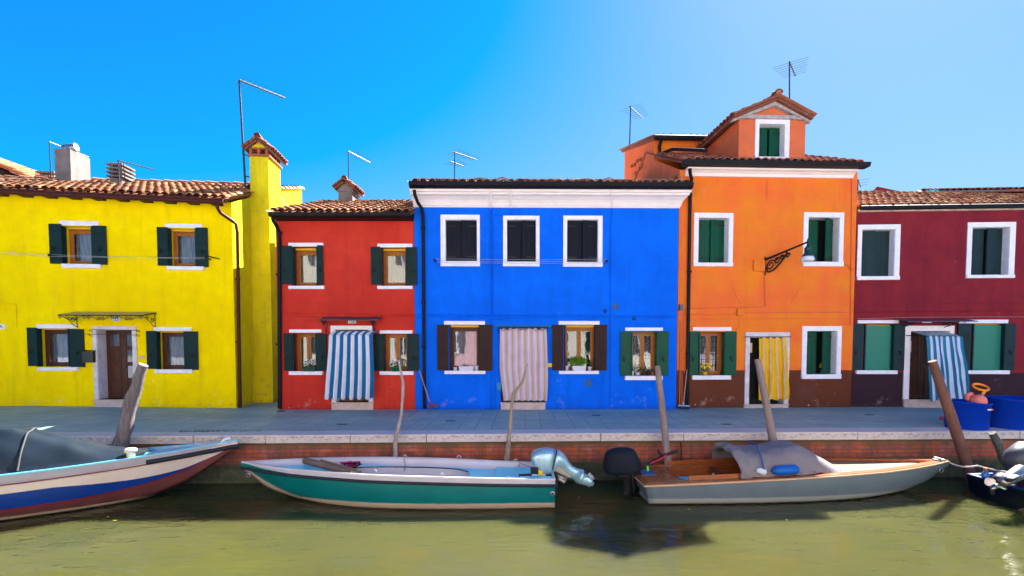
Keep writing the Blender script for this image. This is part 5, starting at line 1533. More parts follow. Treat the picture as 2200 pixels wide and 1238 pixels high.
b = MB(); px_loft(I2, [(1144, 995, .05, .10), (1146, 994, .13, .15), (1151, 993, .185, .175), (1162, 991, .20, .185), (1175, 990, .205, .185), (1187, 991, .20, .18)], YM, b, 0, 24, e=.48); b.build('engine_cowl', SILV, om)
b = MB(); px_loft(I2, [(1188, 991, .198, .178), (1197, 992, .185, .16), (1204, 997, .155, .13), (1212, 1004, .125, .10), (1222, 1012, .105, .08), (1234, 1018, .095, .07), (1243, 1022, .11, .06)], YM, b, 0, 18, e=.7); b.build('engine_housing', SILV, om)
b = MB(); Pn = [I2 @ at_y(x, y, 7.985) for (x, y) in ((1193, 1006), (1203, 1004), (1213, 1011), (1228, 1021), (1224, 1027), (1208, 1020), (1196, 1013))]; Pf = [p + Vector((0, -.10, 0)) if I2.to_3x3().inverted() @ Vector((0, -.1, 0)) else p for p in Pn]
b.add(Pn + Pf, [tuple(range(7)), tuple(range(13, 6, -1))] + [(i, (i + 1) % 7, (i + 1) % 7 + 7, i + 7) for i in range(7)], 0, False)
for (xa, ya_, xb_, yb_) in ((1152, 986, 1180, 990), (1151, 1000, 1178, 1003)): b.tube([I2 @ at_y(xa, ya_, 7.948), I2 @ at_y(xb_, yb_, 7.948)], .006, 5, 0)
b.build('housing_recess', SILD, om)
b = MB(); px_loft(I2, [(1187, 991, .206, .186), (1189, 991.5, .206, .186)], YM, b, 0, 18, e=.62); b.build('cowl_seam', MBLK, om)
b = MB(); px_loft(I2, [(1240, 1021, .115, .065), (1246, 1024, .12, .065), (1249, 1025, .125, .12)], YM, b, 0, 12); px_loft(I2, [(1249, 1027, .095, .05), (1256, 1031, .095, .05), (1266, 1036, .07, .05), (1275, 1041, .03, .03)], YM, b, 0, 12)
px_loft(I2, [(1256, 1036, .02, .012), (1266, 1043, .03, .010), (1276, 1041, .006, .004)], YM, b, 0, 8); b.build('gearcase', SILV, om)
b = MB(); propeller(b, I2 @ at_y(1264, 1023, YM), (I2.to_3x3() @ Vector((.45, -.2, .85))), .11, 0); b.build('propeller', SILD, om)
b = MB(); px_loft(I2, [(1192, 1021, .05, .09), (1204, 1025, .055, .09), (1216, 1030, .05, .07)], YM, b, 0, 10); px_loft(I2, [(1176, 1012, .07, .10), (1184, 1022, .09, .12), (1190, 1034, .05, .10)], YM, b, 1, 10)
b.tube([I2 @ at_y(1178, 1023, 7.98), I2 @ at_y(1195, 1036, 7.98)], .022, 6, 1); b.tube([I2 @ at_y(1200, 1028, 7.95), I2 @ at_y(1213, 1036, 7.95)], .03, 8, 0)
b.build('clamp_bracket', [SILD, MBLK], om)
b = MB(); b.tube([I2 @ at_y(1172, 1021, 7.98), I2 @ at_y(1140, 1021, 7.95)], .024, 7, 0); b.tube([I2 @ at_y(1142, 1021, 7.95), I2 @ at_y(1115, 1023, 7.93)], [.026, .030], 8, 1); b.build('tiller', [SILV, MBLK], om)
b = MB(); b.box(-.06, .06, -.02, .02, -.05, .05); q = I2 @ at_y(1148, 1011, 7.96); b.v = [v + q for v in b.v]; b.box(q.x - .14, q.x - .065, q.y - .015, q.y + .015, q.z - .08, q.z + .005, 1); b.build('starter_panel', [MBLK, plain('yellow_label', (.75, .5, .02), .4)], om)
b = MB(); b.box(-.07, .0, -.20, .20, .12, .43); b.build('transom_pad', MBLK, b2, bevel=.01)

# ---- brown boat with grey hull
b3, I3 = boat_root('grey_wooden_boat', 'grey boat with varnished wooden deck and a black outboard', (2.06, 8.43), (7.56, 8.62))
T3 = [(0, .64, .33, .56, .0, -.14), (1.0, .66, .37, .58, .0, -.15), (2.2, .66, .42, .56, .0, -.15), (3.2, .61, .46, .48, .01, -.13), (4.0, .49, .48, .34, .04, -.09), (4.6, .34, .50, .19, .12, -.01), (5.1, .18, .52, .08, .28, .16), (5.5, .012, .53, .006, .47, .44)]
GRY = gel('grey_hull_paint', (.12, .16, .19), .3, .15, line=(.10, (.27, .28, .26)))
MAHO = plain('varnished_mahogany', (.34, .095, .025), .18, var=.5, vs=5, stretch=(1, 10, 10), bs=.05)
MAHD = plain('dark_mahogany', (.20, .055, .022), .25, var=.5, vs=5, stretch=(1, 8, 8), bs=.05)
PLY = plain('pale_plywood_deck', (.30, .165, .075), .7, var=.2, vs=3, stretch=(1, 6, 6), bs=.05)
hull(b3, T3, [(.20, 0), (.4, 0), (.6, 0), (.8, 0), (1.0, 0)], [GRY, MAHO, PLY, MAHD, plain('cabin_blue_grey', (.10, .13, .17), .5), GRY], rim=.14, drop=lambda x: .012 if x < 2.9 else .035, pit=(.62, 2.9, .05, 10), floor=.06, deckmat=2, rimmat=1, wallmat=3, pitmat=1, floormat=3, rake=.30)
b = MB(); b.box(.10, .60, -.55, .55, .33, .352); b.build('aft_deck', MAHO, b3)
b = MB(); b.box(.12, .36, -.12, .22, .354, .37); b.build('aft_hatch', plain('blue_hatch', (.02, .10, .25), .4), b3)
b = MB()
for sg in (1, -1):
    pts = [(.75 + 2.0 * i / 10, sg * (cat(T3, .75 + 2.0 * i / 10)[0] - .155), cat(T3, .75 + 2.0 * i / 10)[1] + .045) for i in range(11)]
    b.tube(pts, .05, 4, sq=(1, .25), up=(0, 0, 1))
b.build('coaming', MAHO, b3)
strake(b3, T3, -.012, .013, plain('pale_wood_rub_rail', (.62, .38, .20), .4), 'rub_rail', off=.008)
b = MB(); b.box(1.5, 1.54, -.48, .48, .06, .34); 
for (y, z, rr, mi) in ((.12, .22, .045, 1), (.26, .23, .05, 2), (.02, .22, .03, 1), (-.1, .22, .045, 1)): b.lathe([(0, .01), (rr, .01), (rr, -.01), (0, -.012)], 14, mi, Matrix.Translation((1.49, y, z)) @ Matrix.Rotation(PI / 2, 4, 'Y'))
b.build('dashboard', [MAHD, MBLK, plain('gauge_dial', (.6, .62, .6), .3, bs=0)], b3)
b = MB(); b.box(.85, 1.15, -.12, .26, .2, .225); b.build('seat_cushion', plain('light_blue_vinyl', (.12, .5, .7), .5), b3, bevel=.01)
b = MB(); b.box(5.25, 5.40, -.05, .05, .50, .56); b.tube([(5.30, -.06, .57), (5.30, .06, .57)], .02, 6); b.build('bow_cleat', GALV, b3, bevel=.005)
ring(I3, 2022, 1011, 8.55, .035, b3)
# canvas cover
CANV = plain('grey_canvas', (.20, .18, .19), .85, var=.22, vs=3, bs=.2, fine=150)
def ridged(p): return 1 - 2 * abs(noise.noise(p))
def fcov(u, v):
    x = 1.66 + 1.76 * u; hb, zs = cat(T3, x)[:2]; t = 2 * v - 1; y = t * (hb - .12)
    top = .385 - .02 * math.sin(u * 9) - (.385 * max(0, (u - .60) / .40) ** 1.15)
    z = zs + top * (1 - abs(t) ** 4.2) ** .8
    cr = .020 * ridged(Vector((x * 2.2 + y, y * 3.0, 1))) + .012 * ridged(Vector((x * 6 - y * 4, y * 5, 3)))
    z += cr * min(1, top * 4 + .15) - .03 * min(1, top * 5) * math.sin(PI * min(1, u / .6)) * (1 - t * t)
    return (x + .03 * noise.noise(Vector((y * 6, x * 2, 5))) * (1 - u), y, max(z, zs + .012))
b = MB(); b.grid(fcov, 50, 36)
def fcr(u, v):     # the loose aft end, gathered in a roll over the frame
    a = PI * u; t = -math.cos(a); hb, zs = cat(T3, 1.7)[:2]
    n1 = ridged(Vector((u * 6, v * 2.5, 2))); n2 = ridged(Vector((u * 15, v * 5, 7)))
    roll = 2 * PI * v; r_ = .045 + .018 * n1 + .010 * n2
    x = 1.66 + 1.5 * r_ * math.cos(roll) - .05 * n1 * math.sin(a)
    z = zs + .375 * (1 - abs(t) ** 4.2) ** .8 + r_ * math.sin(roll) * (.5 + .5 * math.sin(a)) + .012 * n2
    return (x, t * (hb - .10) * (1 + .02 * n2), max(z, zs - .03))
b.grid(fcr, 60, 22)
b.build('canvas_cover', CANV, b3)
b = MB()
for k in range(5): x = 2.35 + .22 * k; hb, zs = cat(T3, x)[:2]; b.lathe([(0, .012), (.012, .008), (.012, 0)], 8, 0, Matrix.Translation((x, hb - .115, zs + .05)) @ Matrix.Rotation(-PI / 2, 4, 'X')); b.lathe([(0, .012), (.012, .008), (.012, 0)], 8, 0, Matrix.Translation((x, -hb + .112, zs + .05)) @ Matrix.Rotation(PI / 2, 4, 'X'))
b.build('cover_studs', GALV, b3)
om = empty('outboard_motor', (0, 0, 0), 0, b3); om['label'] = 'black covered outboard motor'
COVR = plain('navy_motor_cover', (.008, .013, .022), .75, var=.3, vs=4, bs=.3)
b = MB(); YM3 = 8.42
px_loft(I3, [(1333, 962, .07, .05), (1333, 964, .15, .11), (1333.3, 967, .215, .15), (1333.6, 973, .26, .18), (1334, 983, .285, .19), (1335.5, 995, .315, .20), (1337, 1008, .32, .20), (1337, 1015, .29, .18)], YM3, b, 0, 20, e=.8); b.build('motor_cover', COVR, om)
b = MB(); px_loft(I3, [(1345, 1012, .22, .13), (1347, 1022, .19, .11), (1350, 1032, .10, .08), (1348, 1045, .085, .07), (1346, 1060, .075, .06), (1344, 1085, .07, .05), (1342, 1120, .06, .04)], YM3, b, 0, 12); px_loft(I3, [(1368, 1012, .05, .10), (1372, 1030, .09, .11), (1376, 1055, .06, .10)], YM3, b, 0, 10)
b.tube([I3 @ at_y(1358, 1015, 8.25), I3 @ at_y(1362, 1058, 8.25)], .02, 6); b.build('motor_leg', MBLK, om)
b = MB(); b.tube([I3 @ at_y(1368, 1012, 8.4), I3 @ at_y(1392, 999, 8.38), I3 @ at_y(1428, 978, 8.34)], .028, 7, 0); b.tube([I3 @ at_y(1428, 978, 8.34), I3 @ at_y(1455, 969, 8.3)], .026, 8, 0)
b.tube([I3 @ at_y(1424, 980, 8.3), I3 @ at_y(1413, 968, 8.3)], .024, 7, 0); b.tube([I3 @ at_y(1398, 996, 8.30), I3 @ at_y(1424, 984, 8.27), I3 @ at_y(1433, 976, 8.27)], .012, 5, 1); b.tube([I3 @ at_y(1391, 1001, 8.3), I3 @ at_y(1392, 1012, 8.3)], .018, 6, 2)
b.build('tiller', [MBLK, plain('red_cord', (.5, .01, .03), .5), plain('lime_tag', (.1, .8, .05), .5)], om)

# ---- striped boat at the left
b1, I1 = boat_root('striped_motorboat', 'white boat with blue and red stripes under a dark canvas, cut by the left edge', (-4.80 - 6.3 * math.cos(R(25.5)), 8.72 - 6.3 * math.sin(R(25.5))), (-4.80, 8.72))
T1 = [(0, .66, .70, .58, .19, -.16), (1.5, .70, .70, .60, .19, -.18), (2.8, .69, .71, .56, .18, -.18), (3.6, .62, .725, .47, .18, -.16), (4.25, .53, .745, .36, .20, -.10), (4.9, .40, .775, .23, .27, .0), (5.5, .245, .81, .11, .42, .20), (6.0, .09, .845, .035, .64, .52), (6.3, .014, .87, .006, .77, .74)]
CR1 = gel('cream_gelcoat', (.66, .58, .52), .25, .14); GR1 = gel('light_grey_gelcoat', (.36, .35, .38), .3, .15); BL1 = gel('deep_blue_stripe', (.008, .045, .26), .2, .2); MA1 = gel('maroon_stripe', (.20, .022, .035), .3, .3)
BR1 = gel('stained_cream_bottom', (.17, .055, .055), .4, .4, line=(.06, (.50, .38, .28)))
hull(b1, T1, [(.24, 1), (.27, 0), (.42, 0), (lambda x: .50 + .43 * max(0, min(1, (x - 4.0) / 1.9)) ** 1.0, 0), (lambda x: .78 + .16 * max(0, min(1, (x - 4.0) / 1.9)), 2), (lambda x: .94, 2), (1.0, 3)], [CR1, GR1, BL1, MA1, gel('sky_tinted_white_deck', (.10, .42, .60), .3), BR1], rim=.05, drop=.035, deckmat=4, rimmat=4, wallmat=1)  # deck and rim white tinted blue, sky light put into the colour
strake(b1, T1, -.105, .042, RUB, 'bow_fender_strip', xa=5.05, xb=6.32, off=.0, sq=(1.0, .6))
strake(b1, T1, -.135, .010, MA1, 'rub_rail', xb=5.2, off=.004)
TARP = plain('dark_vinyl_tarpaulin', (.012, .020, .030), .38, var=.35, vs=2, bs=.25, fine=30)
def ftp(u, v):
    x = 5.0 - 4.4 * u; hb, zs = cat(T1, x)[:2]; w = hb - .08; y = (2 * v - 1) * w
    s = 6.3 - x
    hgt = cat([(1.3, 0.01), (1.6, .10), (2.0, .24), (2.4, .43), (2.75, .545), (3.2, .61), (4.4, .58), (5.8, .3)], s)[0]
    z = zs - .0 + hgt * (1 - abs(2 * v - 1) ** 2.2) + .02 * noise.noise(Vector((x * 3, y * 4, 0))) + .016 * abs(noise.noise(Vector((x * 6, y * 2, 4)))) + .010 * math.sin(y * 22 + x * 5) * (hgt / .4) - .03 * (hgt / .5) * abs(math.sin(x * 3.7))
    return (x, y, max(z, zs + .014))
b = MB(); b.grid(ftp, 60, 40); b.build('tarpaulin', TARP, b1)
b = MB()
for s in (2.72, 3.5):
    x = 6.3 - s; u = (5.0 - x) / 4.4; b.tube([Vector(ftp(u, k / 24)) + Vector((0, 0, .012)) for k in range(25)], .014, 6)
b.build('tarpaulin_hoops', plain('grey_webbing', (.06, .06, .06), .6), b1)
w = I1 @ at_y(277, 985, 7.72); b = MB(); b.lathe([(.055, -.02), (.058, .06), (.085, .075), (.085, .11), (.06, .125), (0, .125)], 14, 0, Matrix.Translation((w.x, w.y + .12, .79))); b.build('mooring_bollard', plain('cream_bollard', (.66, .56, .42), .4), b1)
b = MB(); b.lathe([(0, .03), (.03, .02), (.03, -.02)], 8, 0, Matrix.Translation(I1 @ at_y(76, 1008, 7.2))); b.build('deck_fitting', GALV, b1)
b = MB(); b.box(5.85, 6.15, -.09, .09, .83, .845); b.tube([(6.05, 0, .84), (6.12, 0, .90), (6.2, 0, .91)], .03, 8); b.build('bow_plate', gel('white_fitting', (.55, .58, .62), .3), b1)

# ---- dark blue boat at the right edge
b4, I4 = boat_root('dark_blue_boat', 'dark blue boat with a shiny propeller raised, cut by the right edge', (7.78, 7.98), (12.6, 8.25))
T4 = [(0, .50, .33, .44, .06, -.12), (1.5, .62, .36, .52, .03, -.15), (3.0, .55, .42, .40, .04, -.12), (4.2, .30, .50, .16, .18, .05), (4.83, .012, .56, .006, .5, .46)]
NAV = gel('navy_hull_paint', (.002, .006, .015), .3, .3); 
hull(b4, T4, [(.25, 0), (.5, 0), (.75, 0), (1.0, 0)], [NAV, gel('blue_deck_paint', (.004, .03, .14), .35, .3), gel('cream_bottom_edge', (.35, .30, .24), .5)], rim=.07, drop=.06, pit=(.35, 3.2, .06, 8), floor=.06, deckmat=1, rimmat=1, wallmat=1, pitmat=0, floormat=0)
om = empty('outboard_motor', (0, 0, 0), 0, b4); om['label'] = 'grey outboard motor tilted up with a polished propeller'
CHR = plain('polished_steel', (.30, .29, .28), .35, 1.0, var=.1, bs=0)
b = MB(); px_loft(I4, [(2212, 990, .26, .17, 7.9), (2200, 985, .27, .18, 7.85), (2188, 992, .22, .17, 7.8), (2180, 1003, .15, .12, 7.75)], 7.9, b, 0, 16); b.build('engine_cowl', plain('pale_grey_cowl', (.07, .075, .09), .35), om)
b = MB(); px_loft(I4, [(2196, 1012, .11, .09, 7.6), (2182, 1020, .10, .09, 7.55), (2165, 1030, .085, .085, 7.5), (2150, 1038, .07, .07, 7.46)], 7.5, b, 0, 14, e=.95); b.build('gearcase', CHR, om)
b = MB(); px_loft(I4, [(2168, 1020, .02, .16, 7.5), (2150, 1032, .015, .14, 7.46)], 7.5, b, 0, 10); b.tube([I4 @ at_y(2195, 1020, 7.7), I4 @ at_y(2205, 1075, 7.8)], .10, 8); b.build('motor_leg', MBLK, om)
b = MB(); propeller(b, I4 @ at_y(2137, 1046, 7.42), I4.to_3x3() @ (at_y(2120, 1056, 7.35) - at_y(2150, 1038, 7.46)), .15, 0, 3, .9); b.build('propeller', CHR, om)
mb = MB(); c = at_y(2117, 1022, 8.25); mb.lathe([(.0, -.09), (.05, -.09), (.055, .03), (.03, .07), (.018, .09)], 12, 0, Matrix.Translation(c)); mb.lathe([(.024, .085), (.026, .13), (0, .132)], 12, 1, Matrix.Translation(c))
thing_mesh(mb, 'bottle', [plain('blue_bottle', (.05, .22, .5), .2), plain('orange_cap', (.85, .15, .01), .4)], c + Vector((0, 0, -.09)), 'small blue bottle with an orange cap in the dark blue boat', 'bottle')

def rope(name, label, pts, r, m, sag=.05):
    P = []
    for i in range(len(pts) - 1):
        a, b_ = Vector(pts[i]), Vector(pts[i + 1])
        for k in range(10): t = k / 10; q = a.lerp(b_, t); q.z -= sag * 4 * t * (1 - t); P.append(q)
    P.append(Vector(pts[-1])); mb = MB(); mb.tube(P, r, 6); return thing_mesh(mb, name, m, P[0], label, 'rope')
ROPE = plain('pale_rope', (.42, .38, .34), .8, var=.3, vs=30)
rope('mooring_rope', 'pale mooring rope from the grey boat bow to the boat at the right edge', [at_y(2036, 992, 8.6), at_y(2100, 1001, 8.5), at_y(2240, 1017, 8.2)], .016, ROPE)
rope('mooring_line', 'thin pale line looped over the far rim of the green boat', [at_y(1110, 990, 8.70), at_y(1114, 1018, 8.6), at_y(1116, 994, 8.66), at_y(1150, 1005, 8.3)], .010, ROPE, .02)
rope('mooring_line', 'white line hanging inside the green boat near its far rim', [at_y(868, 986, 8.74), at_y(871, 1000, 8.68), at_y(868, 1012, 8.60)], .012, ROPE, .0)
# fender, oars, cloth
mb = MB(); a = at_y(1661, 1012, 7.93); c = at_y(1716, 1008, 7.95); mb.tube([a.lerp(c, t) for t in (-.03, .03, .12, .5, .88, .97, 1.03)], [.02, .05, .075, .08, .075, .05, .02], 14)
thing_mesh(mb, 'boat_fender', plain('blue_fender_plastic', (.005, .10, .42), .35, var=.1), a, 'blue cylindrical fender on the near rim of the grey boat', 'fender')
mb = MB(); a = at_y(1625, 1010, 7.97); c = at_y(1646, 1016, 7.93); mb.tube([a.lerp(c, t) for t in (-.05, .1, .5, .9, 1.05)], [.02, .05, .055, .05, .02], 10)
thing_mesh(mb, 'boat_fender', plain('white_fender_plastic', (.6, .62, .66), .35, var=.15), a, 'short white fender beside the blue one on the grey boat', 'fender')
rope('cover_strap', 'blue strap over the grey canvas cover of the boat', [at_y(1606, 949, 8.6), at_y(1624, 956, 8.28), at_y(1636, 984, 8.02), at_y(1642, 1015, 7.92)], .014, plain('blue_strap', (.02, .09, .25), .6), -.01)
mb = MB(); mb.tube([at_y(655, 990, 8.45), at_y(700, 1001, 8.1), at_y(748, 1014, 7.85)], [.055, .06, .05], 9); thing_mesh(mb, 'wooden_log', POST_D if False else weathered('brown_grey_wood', (.12, .075, .05), (.26, .19, .14), 2), at_y(700, 1001, 8.1), 'thick grey wooden pole lying on the foredeck of the green boat', 'pole')
mb = MB(); mb.tube([at_y(690, 990, 8.45), at_y(730, 1001, 8.2), at_y(775, 1014, 7.9)], [.028, .024, .022], 7); thing_mesh(mb, 'oar', plain('oar_wood', (.42, .22, .10), .5, var=.4), at_y(730, 1001, 8.2), 'thin varnished oar lying beside the thick pole in the green boat', 'oar')
mb = MB(); rnd = random.Random(5); c0 = at_y(752, 1000, 8.35)
for k in range(7):
    P = [c0 + Vector((rnd.uniform(-.16, .16), rnd.uniform(-.12, .12), rnd.uniform(-.02, .05))) for _ in range(6)]; mb.tube(P, .018, 5, k % 3)
thing_mesh(mb, 'rope_heap', [plain('magenta_cord', (.35, .01, .10), .7), plain('black_cord', (.02, .02, .03), .7), ROPE], c0, 'tangled heap of magenta, black and white cord in the green boat', 'rope heap')

# ================================================================ MOORING POSTS
def post(label, pts, Yd, rad, mat, name='mooring_post', n=9, flat=True, wob=.0, catg='mooring post', Yb=None):
    P = []
    for i, (x, y) in enumerate(pts):
        P.append(at_y(x, y, Yd + ((Yb - Yd) * i / (len(pts) - 1) if Yb else 0)))
    d = (P[-1] - P[-2]).normalized(); k = (P[-1].z + 2.1) / max(.2, -d.z); P.append(P[-1] + d * k)
    rs = list(rad) + [rad[-1]]
    Q = []; RR = []
    for i in range(len(P) - 1):
        for j in range(6):
            t = j / 6; q = P[i].lerp(P[i + 1], t); r_ = rs[i] + (rs[i + 1] - rs[i]) * t
            if wob: q += Vector((noise.noise(q * 4), noise.noise(q * 4 + Vector((5, 0, 0))), 0)) * wob; r_ *= 1 + .25 * noise.noise(q * 7)
            Q.append(q); RR.append(r_)
    Q.append(P[-1]); RR.append(rs[-1])
    mb = MB(); mb.tube(Q, RR, n)
    if wob and rad[0] > .08:
        for v in range(len(mb.v)): mb.v[v] = mb.v[v] + Vector((noise.noise(mb.v[v] * 9), 0, 0)) * .02
    return thing_mesh(mb, name, mat, Q[-1], label, catg, 'mooring posts along the quay')
post('thick weathered grey timber post leaning right beside the striped boat', [(310, 784), (283, 865), (256, 968)], 8.62, [.072, .105, .118], POST_A, n=9, wob=.03)
post('thin crooked bare branch in front of the red house', [(857, 778), (866, 825), (866, 862), (859, 905), (851, 935), (849, 976)], 8.93, [.018, .026, .028, .030, .038, .042], BARK, 'branch_pole', 7, wob=.02)
post('thin forked-looking branch leaning right in front of the blue door', [(1134, 782), (1122, 822), (1104, 845), (1101, 862), (1095, 925), (1089, 984)], 8.93, [.010, .024, .036, .032, .036, .05], weathered('grey_brown_bark', (.17, .13, .09), (.40, .33, .25), 2), 'branch_pole', 7, wob=.015)
post('straight grey post before the green shuttered window of the blue house', [(1412, 786), (1423, 880), (1434, 985)], 9.02, [.052, .060, .066], POST_B)
post('straight grey post before the yellow door curtain', [(1627, 772), (1643, 850), (1662, 955)], 9.02, [.052, .066, .075], POST_B)
post('long smooth brown post leaning left in front of the striped teal curtain', [(2003, 776), (2040, 885), (2084, 1020)], 8.95, [.066, .084, .090], POST_C, n=12)
post('short dark rotten post leaning at the right edge', [(2132, 930), (2150, 968), (2172, 1004)], 8.85, [.055, .07, .08], POST_D, wob=.02)
mb = MB(); a = at_y(1463, 950, 9.24); c = at_y(1466, 1000, 9.24); c.z -= .5; mb.tube([c, a], .012, 5); thing_mesh(mb, 'iron_bar', IRON, c, 'thin black iron bar standing against the brick quay wall', 'bar')

# ================================================================ QUAYSIDE OBJECTS
def tub(label, x, y, r, h, mat, seed=0):
    o = empty('tub', (x, y, 0.0), 0); tag(o, label, 'tub', 'blue plastic tubs on the quay')
    b = MB(); T = Matrix.Identity(4)
    b.lathe([(0, .004), (r * .93, .004), (r * .95, .02), (r, h - .03), (r + .018, h - .02), (r + .018, h), (r - .012, h), (r - .03, .03), (0, .028)], 36, 0)
    b.v = [v + Vector((0, 0, .02 * math.sin(math.atan2(v.y, v.x) * 2 + seed))) if v.z > h * .7 else v for v in b.v]
    b.build('tub_body', mat, o); return o
TUB = plain('blue_tub_plastic', (.002, .035, .36), .35, var=.15, bs=.05)
t1 = tub('smaller blue tub filled with beach toys near the brown post', 8.97, 9.86, .35, .53, TUB)
b = MB(); b.box(.07, .13, -.362, -.345, .40, .425); b.box(.135, .175, -.358, -.335, .40, .425, 1); b.build('tub_label', [PLATE, plain('orange_sticker', (.6, .12, .03), .5)], t1)
t2 = tub('larger blue tub cut by the right edge of the view', 9.98, 10.02, .50, .60, TUB, 2)
PINK = plain('salmon_plastic', (.75, .20, .16), .4, var=.1)
def ball(name, label, c, r, mat, cat_='ball'):
    b = MB(); b.lathe([(r * math.sin(PI * k / 12), -r * math.cos(PI * k / 12)) for k in range(13)], 20, 0, Matrix.Translation(c)); return thing_mesh(b, name, mat, Vector(c) - Vector((0, 0, r)), label, cat_)
ball('ball', 'large salmon pink ball lying in the smaller blue tub', at_y(2103, 862, 9.78), .13, PINK)
c = at_y(2084, 853, 9.9)
b = MB()
for k in range(5): a = 2 * PI * k / 5; b.lathe([(.05 * math.sin(PI * q / 8), -.05 * math.cos(PI * q / 8)) for q in range(9)], 10, 0, Matrix.Translation(c + Vector((math.cos(a) * .055, 0, math.sin(a) * .05))))
thing_mesh(b, 'flower_toy', PINK, c + Vector((0, 0, -.1)), 'salmon pink flower-shaped toy beside the big ball in the tub', 'toy')
c = at_y(2107, 832, 9.8); b = MB(); b.tube([c + Vector((math.cos(2 * PI * k / 24) * .125, math.sin(2 * PI * k / 24) * .10, math.sin(2 * PI * k / 24) * .055)) for k in range(25)], .022, 8, 0, caps=False)
b.tube([c + Vector((-.01, -.10, -.055)), c + Vector((-.04, -.09, -.13))], .028, 7, 0); b.tube([c + Vector((-.04, -.09, -.12)), c + Vector((-.08, -.08, -.30))], .012, 6, 1)
thing_mesh(b, 'ring_handle_toy', [plain('orange_plastic', (.85, .26, .01), .4, var=.1), GALV], c + Vector((-.08, -.08, -.3)), 'toy with an orange ring handle sticking out of the blue tub', 'toy')
c = at_z(2022, 903); ball('ball', 'small pink ball on the paving left of the blue tubs', c + Vector((0, 0, .045)), .045, plain('pink_plastic', (.7, .10, .14), .4))
c = at_z(2036, 912); b = MB(); b.lathe([(0, 0), (.06, 0), (.075, .13), (.065, .13), (.055, .012), (0, .012)], 12, 0, Matrix.Translation(c)); thing_mesh(b, 'toy_bucket', plain('green_plastic', (.01, .25, .12), .4), c, 'small green toy bucket tucked beside the blue tub', 'toy')

def broom(label, H, hx0, hy0, hx1, hy1, head, y0, y1, hm, gm_, headm):
    b = MB(); u0, z0 = H.hu(hx0, hy0, y0); u1, z1 = H.hu(hx1, hy1, y1)
    a = H.world(u0, y0, z0); c = H.world(u1, y1, z1)
    b.tube([a, c], .013, 6, 0); b.tube([c.lerp(a, .08), c], .02, 6, 2)
    ha, hb_ = H.world(*(lambda q: (q[0], y1, q[1]))(H.hu(head[0], head[2], y1))), H.world(*(lambda q: (q[0], y1, q[1]))(H.hu(head[1], head[3], y1)))
    b.tube([ha, hb_], .028, 6, 2); 
    for k in range(26):
        p = ha.lerp(hb_, (k + .5) / 26)
        for s in (-.02, .02): b.tube([p + Vector((0, s, 0)), p + Vector((random.uniform(-.01, .01), s * 1.8, -.07))], .006, 3, 1, caps=False)
    return thing_mesh(b, 'broom', [hm, gm_, headm], c, label, 'broom')
WOODH = plain('broom_handle_wood', (.50, .28, .18), .5)
broom('broom with a red grey head leaning at the corner of the red and blue houses', B, 900, 793, 925, 870, (919, 939, 873, 869), -.02, -.35, WOODH, plain('mauve_bristle', (.14, .12, .15), .8), plain('crimson_plastic', (.30, .03, .06), .5))
broom('broom with a blue head leaning beside the orange house downpipe', O, 1477, 782, 1468, 872, (1457, 1481, 872, 873), -.04, -.30, WOODH, plain('blue_bristle', (.01, .04, .16), .8), plain('white_blue_plastic', (.30, .42, .55), .5))

